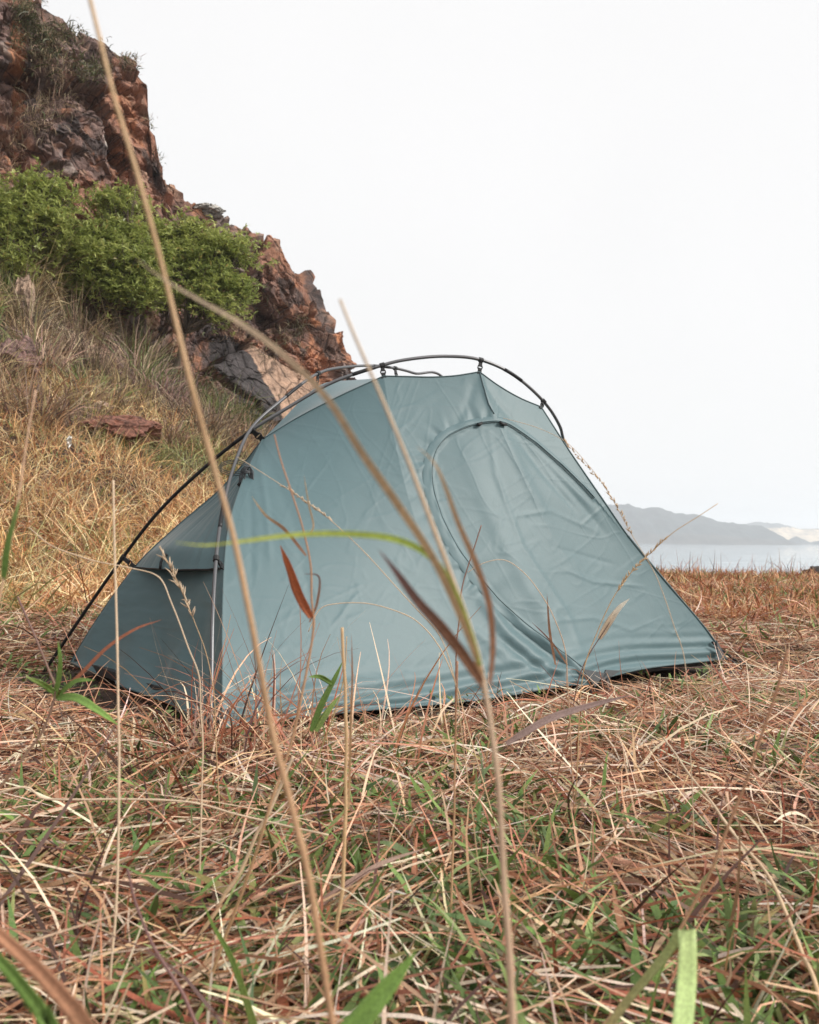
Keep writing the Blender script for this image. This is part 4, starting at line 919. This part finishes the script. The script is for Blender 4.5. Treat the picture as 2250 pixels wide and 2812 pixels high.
# ------------------------------------------------------------------ single stalks and blades in front of the tent
C_TAN, C_STRAW, C_BRN, C_PUR, C_RED, C_GRN, C_LGR, C_ORA = [np.array(c) for c in ((.62, .42, .23), (.74, .57, .40), (.38, .19, .11), (.20, .11, .10), (.36, .13, .07), (.16, .26, .06), (.36, .48, .14), (.46, .13, .05))]
def leaf_strip(P, width, fold=.35, prof=None, face=None):
    P = np.asarray(P); n = len(P); t = np.linspace(0, 1, n); T = np.gradient(P, axis=0); T /= np.linalg.norm(T, axis=1)[:, None]
    view = np.array([0.0, -1.0, 0.25]) if face is None else np.array(face, float)
    S = np.cross(T, view); S /= np.linalg.norm(S, axis=1)[:, None] + 1e-9; N = np.cross(S, T)
    tw = .35 * np.sin(t * 3.0); S = S * np.cos(tw)[:, None] + N * np.sin(tw)[:, None]; N = np.cross(S, T)
    pr = np.interp(t, [0, .15, .45, .8, 1], [.55, .9, 1, .6, .04]) if prof is None else np.interp(t, *prof)
    w_ = width * pr * .5
    rows = [P - S * w_[:, None] + N * (fold * w_)[:, None], P - S * (w_ * .5)[:, None] + N * (.4 * fold * w_)[:, None], P, P + S * (w_ * .5)[:, None] + N * (.4 * fold * w_)[:, None], P + S * w_[:, None] + N * (fold * w_)[:, None]]
    V = np.stack(rows, 1); th = .00025
    V2 = V - N[:, None] * th
    allv = np.concatenate([V, V2[:, ::-1]], 1)                       # closed thin section
    return allv.reshape(-1, 3), [tuple(f) for f in wrap_faces(n, 10)], np.repeat(t, 10)
def wrap_faces(n, k):
    out = []
    for i in range(n - 1):
        for j in range(k):
            j2 = (j + 1) % k; out.append((i * k + j, i * k + j2, (i + 1) * k + j2, (i + 1) * k + j))
    return out
def down(P):
    """carry a stem on to the ground below its last point"""
    P = [np.array(p) for p in P]; last = P[-1]; g = float(ground_z(last[0], last[1]))
    if last[2] > g + .005:
        d = P[-1] - P[-2]; d = d / np.linalg.norm(d); d[2] = min(d[2], -.5); P.append(last + d * ((g - .01 - last[2]) / d[2]))
    return P
def PD(pts):
    return [PT(*p) for p in pts]
def stalk(label, stem=None, leaves=(), seeds=(), name='grass_stalk', cat='grass stalk'):
    """stem: (points (x, y, depth) tip to foot, radius mm tip, radius mm foot, colour tip, colour foot); leaf: (points foot to tip, width mm, colour foot, colour tip[, fold])"""
    pts = down(PD(stem[0])) if stem else down(PD(leaves[0][0][::-1]))
    e = empty(name, pts[-1])
    if stem:
        P = spline(pts, 12 * len(pts)); n = len(P); t = np.linspace(0, 1, n); r = (stem[1] + (stem[2] - stem[1]) * t) * .001
        for q in (.28, .52, .74, .9): r = r * (1 + .28 * np.exp(-((t - q) / .006) ** 2))
        P = P + .0012 * np.stack([np.interp(t, np.linspace(0, 1, 14), rng.normal(0, 1, 14)) for _ in range(3)], 1) * (r / .0015)[:, None] * .6
        V, Fq = tube(P, r, 8); c = stem[3] + (stem[4] - stem[3]) * np.repeat(t, 8)[:, None]; c = np.vstack([c, c[:1], c[-1:]])
        c = c * (1 + .12 * fbm(V * np.array([60, 60, 25]), 2, 500)[:, None])
        py_mesh('stem', local(V, e), Fq, M_STALK, e, col=np.clip(c, .01, .9))
    for lf3 in leaves:
        pts3, wd_, ca, cb = lf3[:4]; P = PD(pts3)
        if not stem: P = down(P[::-1])[::-1]
        P = spline(P, 40); V, Fq, t = leaf_strip(P, wd_ * .001, lf3[4] if len(lf3) > 4 else .35, lf3[5] if len(lf3) > 5 else None)
        tt3 = t[:, None]; c = ca + (cb - ca) * smooth(.25, .95, tt3); c = c * (1 + .14 * fbm(V * 90, 2, 510)[:, None])
        py_mesh('leaf', local(V, e), Fq, M_BLADE, e, col=np.clip(c, .01, .9))
    for sd3 in seeds:
        pts3, ln, cnt, c_ = sd3; P = spline(PD(pts3), cnt); parts = []
        for i, q in enumerate(P):
            dv = np.array([rng.normal(0, .5), rng.normal(0, .5), rng.normal(.4, .4)]); tq = P[min(i + 1, cnt - 1)] - P[max(i - 1, 0)]; dv = dv / np.linalg.norm(dv) * .7 - tq / np.linalg.norm(tq) * .7
            parts.append(tube([q, q + dv * ln * .5, q + dv * ln], np.array([.0005, .0011, .0002]), 5))
        V, Fq = merge(parts); py_mesh('seed_head', local(V, e), Fq, M_STALK, e, col=np.tile(c_, (len(V), 1)))
    return tag(e, label, cat, 'single stalks in front of the tent')
G = C_GRN
stalk('tallest tan stalk, running from the top left of the picture down past the tent', ([(170, -60, .38), (186, 0, .38), (238, 190, .38), (300, 400, .38), (352, 600, .39), (400, 800, .39), (440, 950, .40), (490, 1130, .40), (530, 1330, .40), (566, 1500, .41), (600, 1640, .41), (640, 1830, .41), (670, 1990, .41), (700, 2156, .41)], 0.9, 2.1, C_TAN * 1.05, C_BRN * 1.3))
stalk('thick tan stalk with bent green, brown and tan leaves before the tent door', ([(716, 630, 0.4104), (750, 715, 0.4104), (800, 830, 0.4140), (850, 950, 0.4176), (900, 1080, 0.4212), (950, 1210, 0.4248), (990, 1320, 0.4284), (1020, 1440, 0.4320), (1040, 1600, 0.4320), (1055, 1780, 0.4320), (1070, 1980, 0.4320), (1078, 2156, 0.4320)], .7, 2.8, C_STRAW * .9, np.array([.66, .40, .26])),
      [([(1022, 1440, 0.4320), (975, 1310, 0.4212), (915, 1180, 0.4104), (840, 1065, 0.4032), (760, 950, 0.3960), (690, 840, 0.3888), (600, 750, 0.3816), (510, 683, 0.3744), (420, 632, 0.3672), (345, 588, 0.3636), (288, 545, 0.3600)], 3.7, C_TAN, C_STRAW * .85, .3),
       ([(1012, 1400, 0.4284), (990, 1330, 0.4248), (955, 1240, 0.4212), (910, 1175, 0.4176), (840, 1137, 0.4140), (740, 1124, 0.4104), (620, 1126, 0.4068), (500, 1141, 0.4032), (430, 1148, 0.3996), (370, 1142, 0.3960)], 3.1, np.array([.40, .52, .09]), np.array([.58, .62, .12]), .4),
       ([(1018, 1445, 0.4320), (980, 1385, 0.4248), (930, 1320, 0.4176), (880, 1265, 0.4140), (835, 1205, 0.4104), (798, 1158, 0.4068)], 5.6, C_BRN, C_PUR * 1.2, .5),
       ([(1032, 1440, 0.4320), (1038, 1360, 0.4320), (1030, 1270, 0.4320), (1000, 1180, 0.4320), (965, 1100, 0.4320), (940, 1030, 0.4320), (915, 975, 0.4320), (878, 940, 0.4320)], 3.2, C_BRN * 1.2, C_TAN, .4)])
stalk('slim straight pale stalk at the left, in front of the dark end panel', ([(238, 1010, .85), (244, 1180, .85), (247, 1330, .85), (249, 1480, .85), (252, 1620, .85), (252, 1720, .85), (246, 1880, .85), (236, 2020, .85), (228, 2160, .85)], 1.0, 1.3, C_STRAW * 1.15, C_STRAW))
stalk('pinkish stalk with a green leaf leaning at the left edge', ([(76, 822, .62), (60, 910, .62), (44, 1020, .62), (24, 1130, .62), (4, 1230, .62), (-30, 1400, .62), (-70, 1700, .62), (-90, 1990, .62)], .7, 1.4, C_STRAW * np.array([.9, .75, .7]), C_TAN), [([(8, 1220, .62), (18, 1150, .615), (32, 1090, .61), (42, 1050, .61)], 6, C_GRN * 1.3, C_LGR * .8)])
stalk('brown forked stalk with an upright orange leaf before the broad panel', ([(578, 915, .80), (592, 970, .80), (612, 1030, .80), (640, 1115, .80), (655, 1190, .80), (656, 1260, .80), (660, 1320, .80), (645, 1420, .80), (622, 1530, .80), (590, 1640, .80), (550, 1760, .80), (500, 1900, .82)], .6, 1.9, C_BRN * 1.2, C_TAN),
      [([(655, 1300, .80), (632, 1255, .798), (612, 1200, .795), (590, 1148, .79)], 9, C_ORA, C_ORA * 1.1, .5), ([(652, 1310, .80), (668, 1270, .80), (672, 1215, .80), (640, 1208, .80)], 2.4, C_BRN, C_PUR), ([(640, 1130, .80), (660, 1110, .80), (650, 1060, .80), (640, 1000, .80)], 1.5, C_TAN, C_TAN * 1.1),
       ([(645, 1170, .80), (600, 1115, .80), (560, 1085, .80), (530, 1045, .80)], 3.0, C_BRN, C_TAN)])
stalk('upright double straw before the middle of the tent hem', ([(722, 1322, .95), (726, 1420, .95), (728, 1540, .95), (728, 1660, .95), (726, 1780, .95), (716, 1900, .95), (704, 2000, .95)], 1.6, 2.3, C_TAN, C_TAN * 1.1), [([(735, 1700, .95), (738, 1560, .955), (742, 1430, .96), (740, 1335, .96)], 3.0, C_TAN, C_BRN * 1.2)])
stalk('thin straight brown stem right of the middle, below the tent door', ([(964, 1390, 1.0), (960, 1500, 1.0), (958, 1620, 1.0), (956, 1740, 1.0), (952, 1860, 1.0)], .9, 1.5, C_BRN * 1.2, C_TAN), [([(958, 1560, 1.0), (900, 1560, .98), (870, 1590, .97)], 3, C_TAN, C_BRN), ([(957, 1470, 1.0), (930, 1500, .98), (905, 1560, .96)], 2.4, C_STRAW, C_TAN)])
stalk('long brown stem leaning in from the right edge', ([(1660, 1370, .72), (1630, 1470, .72), (1600, 1560, .72), (1570, 1645, .72), (1535, 1735, .72), (1495, 1835, .72), (1460, 1905, .72), (1410, 1990, .72), (1345, 2070, .72), (1280, 2150, .72)], 1.0, 1.6, C_BRN * 1.15, C_TAN * .8))
stalk('yellow straw lying diagonally at the lower right', ([(1398, 1552, 1.35), (1445, 1620, 1.25), (1500, 1690, 1.17), (1560, 1770, 1.08), (1615, 1840, 1.0), (1655, 1920, .93), (1690, 2010, .86), (1735, 2120, .78)], 1.4, 2.4, C_STRAW * .9, C_TAN * 1.1))
stalk('wide folded light green blade in the bottom right corner', None, [([(1275, 2170, .62), (1320, 2110, .62), (1370, 2050, .615), (1410, 2000, .61), (1437, 1962, .605), (1446, 1960, .60), (1446, 2000, .595), (1444, 2060, .59), (1438, 2130, .58), (1430, 2200, .57)], 14, C_RED * 1.1, np.array([.52, .66, .27]), .3, ([0, .6, .77, .82, .9, 1], [.3, .38, .45, .9, 1, 1]))], name='grass_shoot', cat='grass shoot')
stalk('broad green blade rising at the bottom centre', None, [([(690, 2240, .55), (745, 2170, .55), (790, 2110, .55), (840, 2050, .55), (876, 2004, .55)], 17, C_GRN * 1.3, C_GRN * 1.6, .3, ([0, .5, .8, .93, 1], [.8, 1, 1, .6, .04]))], name='grass_shoot', cat='grass shoot')
stalk('narrow yellow green blade at the bottom left of centre', None, [([(540, 2170, .75), (515, 2090, .75), (485, 2010, .75), (450, 1950, .75), (425, 1895, .75)], 8, C_LGR * .8, C_GRN * 1.4, .4)], name='grass_shoot', cat='grass shoot')
stalk('dark purple stem leaning at the bottom left', ([(268, 1830, .70), (285, 1895, .70), (310, 1960, .70), (345, 2030, .70), (385, 2095, .70), (425, 2170, .70)], 1.0, 2.2, C_PUR * 1.1, C_PUR * 1.3))
stalk('blurred orange brown blade in the bottom left corner', None, [([(230, 2230, .42), (170, 2140, .42), (110, 2070, .42), (50, 2010, .42), (-20, 1950, .42)], 11, C_TAN * 1.1, C_BRN * 1.6, .4, ([0, .5, .85, 1], [.8, 1, .9, .5]))], name='grass_shoot', cat='grass shoot')
stalk('blurred green blade edged with tan at the very bottom left', None, [([(150, 2230, .43), (105, 2150, .43), (60, 2090, .43), (10, 2030, .43), (-40, 1990, .43)], 10, C_GRN, C_GRN * 1.2, .4, ([0, .5, .85, 1], [.8, 1, .9, .5]))], name='grass_shoot', cat='grass shoot')
stalk('grey purple dry leaf floating over the straw below the door peg', ([(1062, 1566, 1.15), (1090, 1600, 1.1), (1110, 1700, 1.1)], .5, .8, C_BRN, C_TAN), [([(1066, 1566, 1.15), (1110, 1540, 1.15), (1160, 1513, 1.15), (1230, 1490, 1.15), (1325, 1464, 1.15)], 10, np.array([.36, .25, .22]), np.array([.28, .19, .17]), .5)])
stalk('pale feathery leaf on a dark stem before the door corner', ([(1285, 1310, 1.5), (1265, 1340, 1.5), (1240, 1380, 1.5), (1222, 1420, 1.5), (1200, 1520, 1.5)], .8, 1.4, C_PUR * .8, C_BRN), [([(1262, 1345, 1.5), (1285, 1308, 1.5), (1305, 1280, 1.5), (1326, 1260, 1.5)], 12, C_STRAW * .9, np.array([.7, .66, .56]), .5)])
stalk('long thin seed stem reaching up right over the water', ([(1512, 1060, 1.4), (1470, 1088, 1.4), (1420, 1120, 1.4), (1375, 1160, 1.4), (1335, 1200, 1.4), (1300, 1245, 1.4), (1275, 1290, 1.4), (1252, 1345, 1.4), (1232, 1400, 1.4), (1222, 1470, 1.4), (1218, 1560, 1.4)], .5, 1.1, C_TAN, C_TAN * .9), (), [([(1400, 1135, 1.4), (1330, 1205, 1.4), (1300, 1245, 1.4)], .008, 40, C_TAN * .9)])
stalk('fine arching seed stem crossing the right edge of the tent', ([(1060, 880, 1.2), (1130, 900, 1.2), (1190, 930, 1.2), (1235, 975, 1.2), (1280, 1035, 1.2), (1330, 1125, 1.2), (1375, 1200, 1.2), (1400, 1260, 1.2), (1420, 1320, 1.2), (1440, 1380, 1.2), (1450, 1480, 1.2), (1455, 1600, 1.2)], .35, .8, C_STRAW * .9, C_STRAW * .9), (), [([(1190, 930, 1.2), (1280, 1035, 1.2), (1330, 1125, 1.2)], .006, 40, C_TAN)])
stalk('fine pale stem slanting across the broad panel from the guyline', ([(500, 962, 1.1), (560, 1000, 1.1), (640, 1052, 1.1), (700, 1098, 1.1), (760, 1155, 1.1), (820, 1220, 1.1), (880, 1285, 1.1), (930, 1345, 1.1), (960, 1440, 1.1), (975, 1560, 1.1)], .4, .8, C_STRAW * .9, C_TAN), (), [([(600, 1025, 1.1), (700, 1098, 1.1)], .006, 30, C_STRAW * .8)])
stalk('low arching straw with its bend over the middle of the hem', ([(650, 1330, 1.3), (672, 1285, 1.3), (705, 1272, 1.3), (770, 1270, 1.3), (830, 1285, 1.3), (880, 1310, 1.3), (925, 1360, 1.3), (960, 1440, 1.3), (985, 1530, 1.3)], .6, 1.1, C_STRAW, C_TAN))
stalk('arching brown stem over the lower part of the door', ([(985, 1205, 1.4), (1020, 1185, 1.4), (1065, 1180, 1.4), (1110, 1212, 1.4), (1145, 1260, 1.4), (1170, 1310, 1.4), (1190, 1370, 1.4), (1195, 1440, 1.4), (1200, 1530, 1.4)], .5, 1.3, C_STRAW, C_BRN * 1.2), [([(1170, 1400, 1.4), (1158, 1330, 1.4), (1152, 1250, 1.4)], 4, C_BRN * 1.2, C_BRN), ([(1195, 1400, 1.4), (1160, 1350, 1.4), (1120, 1310, 1.4)], 3, C_BRN, C_PUR)])
stalk('short dark red stem standing against the middle of the door', ([(1014, 1106, 1.2), (1000, 1150, 1.2), (985, 1195, 1.2), (972, 1245, 1.2), (966, 1320, 1.2), (960, 1400, 1.2), (958, 1560, 1.2)], .7, 1.1, C_RED * .8, C_BRN))
stalk('bent pale stem with a sharp kink before the dark end panel', ([(60, 1110, 1.1), (110, 1150, 1.1), (190, 1178, 1.1), (270, 1195, 1.1), (334, 1215, 1.1), (362, 1272, 1.1), (395, 1360, 1.1), (420, 1425, 1.1), (424, 1500, 1.1), (428, 1570, 1.1), (426, 1650, 1.1)], .6, 1.2, C_STRAW * .95, C_STRAW))
stalk('feathery seed stem curving up before the vent hood', ([(335, 1150, 1.3), (360, 1195, 1.3), (385, 1250, 1.3), (410, 1310, 1.3), (435, 1380, 1.3), (450, 1460, 1.3), (455, 1560, 1.3)], .4, .9, C_TAN, C_TAN), (), [([(345, 1170, 1.3), (385, 1250, 1.3), (405, 1300, 1.3)], .014, 44, C_STRAW * .8)])
stalk('dark jointed stem with green and red leaves at the left', ([(38, 1256, .95), (60, 1310, .95), (82, 1360, .95), (106, 1415, .95), (118, 1460, .95), (95, 1530, .95), (60, 1580, .95), (15, 1640, .95), (-40, 1700, .95)], 1.0, 2.4, C_PUR, C_TAN),
      [([(115, 1470, .95), (125, 1430, .945), (128, 1390, .94), (122, 1350, .94)], 7, C_GRN * 1.2, C_GRN * 1.6), ([(120, 1470, .95), (160, 1470, .94), (205, 1495, .93), (250, 1527, .92)], 9, C_GRN * 1.2, C_GRN * 1.5, .4), ([(118, 1460, .95), (90, 1440, .94), (55, 1425, .93)], 7, C_GRN * 1.1, C_LGR * .8),
       ([(118, 1465, .95), (165, 1425, .95), (225, 1365, .95), (285, 1325, .95), (340, 1305, .95)], 5, C_RED, C_RED * 1.1), ([(122, 1465, .95), (160, 1435, .94), (200, 1432, .93)], 6, C_GRN, C_GRN * 1.3)])
stalk('bright green upright leaf pair before the middle of the hem', ([(730, 1340, 1.35), (726, 1420, 1.35), (705, 1500, 1.35), (680, 1570, 1.35)], .8, 1.2, C_TAN, C_GRN), [([(655, 1540, 1.35), (680, 1480, 1.35), (705, 1430, 1.35), (722, 1392, 1.35)], 11, C_GRN, C_GRN * 1.3), ([(665, 1540, 1.35), (690, 1500, 1.35), (715, 1465, 1.35)], 11, C_LGR * .8, C_LGR), ([(700, 1440, 1.35), (675, 1425, 1.34), (650, 1425, 1.33)], 8, C_GRN * .8, C_GRN)])
stalk('pale diagonal straw crossing the lower left centre', ([(620, 1590, .95), (590, 1660, .95), (550, 1740, .95), (505, 1830, .95), (455, 1915, .95), (400, 2010, .95)], 1.6, 2.4, C_STRAW * .9, C_TAN * 1.1))
stalk('long pale straw lying level across the left foreground', ([(690, 1760, 1.05), (600, 1740, 1.08), (500, 1715, 1.1), (400, 1690, 1.12), (250, 1682, 1.13), (100, 1683, 1.13), (-20, 1676, 1.13)], 1.2, 1.7, C_STRAW * 1.05, C_STRAW * .8))
stalk('pinkish flat leaf lying right of the lower centre', None, [([(640, 1930, 1.05), (720, 1870, 1.05), (800, 1820, 1.05), (900, 1785, 1.05)], 9, np.array([.48, .30, .24]), np.array([.55, .38, .30]), .3)], name='grass_shoot', cat='grass shoot')

# tangle of arching dry stems leaning over the near corner of the tent
lay = []
n = 560
px_r = rng.normal(520, 170, n); base = np.array([PG(a_, b_, .0) for a_, b_ in zip(px_r, rng.uniform(1570, 1680, n))])
base[:, 2] = ground_z(base[:, 0], base[:, 1])
c = pick(n, PAL, [3, 2.5, 3, 4, 4, 3, 2, 2])
lay.append(blades(base, rng.uniform(0, 2 * PI, n), rng.uniform(.7, 1.45, n), rng.uniform(.10, .46, n), rng.uniform(.002, .0055, n), c, c * 1.1, rng.normal(-1.5, .7, n), rng.normal(0, .5, n), 7, rng.normal(0, .6, n), tipw=.2))
n = 4200
x, y = wedge(n, .75, 4.2, .4, 1.3); m = off_tent(x, y, -.16); x, y = keep(x, y, m=m); n = len(x); c = pick(n, PAL, [3, 3, 3, 2, 2, 2, 1, 2])
lay.append(blades(np.stack([x, y, ground_z(x, y)], 1), rng.uniform(0, 2 * PI, n), rng.uniform(.3, 1.3, n), rng.uniform(.07, .24, n), rng.uniform(.002, .005, n), c, c * 1.1, rng.normal(-1.0, .6, n), rng.normal(0, .5, n), 5, rng.normal(0, .6, n), tipw=.2))
n = 420
x = rng.uniform(1.5, 7.5, n); y = rng.uniform(9, 13.2, n); c = pick(n, PAL, [.5, 1, 2, 4, 4, 3, .5, 1])
lay.append(blades(np.stack([x, y, ground_z(x, y)], 1), rng.uniform(0, 2 * PI, n), rng.uniform(1.1, 1.57, n), rng.uniform(.12, .42, n), rng.uniform(.005, .009, n), c, c, rng.normal(-.5, .5, n), rng.normal(0, .5, n), 4, rng.normal(0, .6, n), tipw=.2))
V, Fq, c = join_blades(lay)
tag(make_mesh('arching_grass', V, Fq, M_BLADE, col=c), 'tangle of arching dry stems leaning before the tent corner', 'grass', kind='stuff')

# ------------------------------------------------------------------ sea haze
def haze():
    x0, x1, y0, y1, z0, z1 = -3000, 3000, -300, 3000, SEA - 4, 78.0
    V = [(x, y, z) for z in (z0, z1) for x, y in ((x0, y0), (x1, y0), (x1, y1), (x0, y1))]
    m = bpy.data.materials.new('sea haze'); m.use_nodes = True; t = m.node_tree; t.nodes.clear()
    o_ = t.nodes.new('ShaderNodeOutputMaterial'); v = t.nodes.new('ShaderNodeVolumePrincipled')
    v.inputs['Color'].default_value = (.92, .94, .97, 1); v.inputs['Density'].default_value = .00062; v.inputs['Anisotropy'].default_value = 0.1
    t.links.new(v.outputs[0], o_.inputs['Volume'])
    o = py_mesh('haze', V, [(3, 2, 1, 0), (4, 5, 6, 7), (0, 1, 5, 4), (1, 2, 6, 5), (2, 3, 7, 6), (3, 0, 4, 7)], m, None, False)
    o['kind'] = 'stuff'; o['label'] = 'pale sea haze over the water and hills'
haze()
print('TRIS', sum(len(o.data.loop_triangles) if o.type == 'MESH' and not o.data.calc_loop_triangles() else 0 for o in scene.objects))
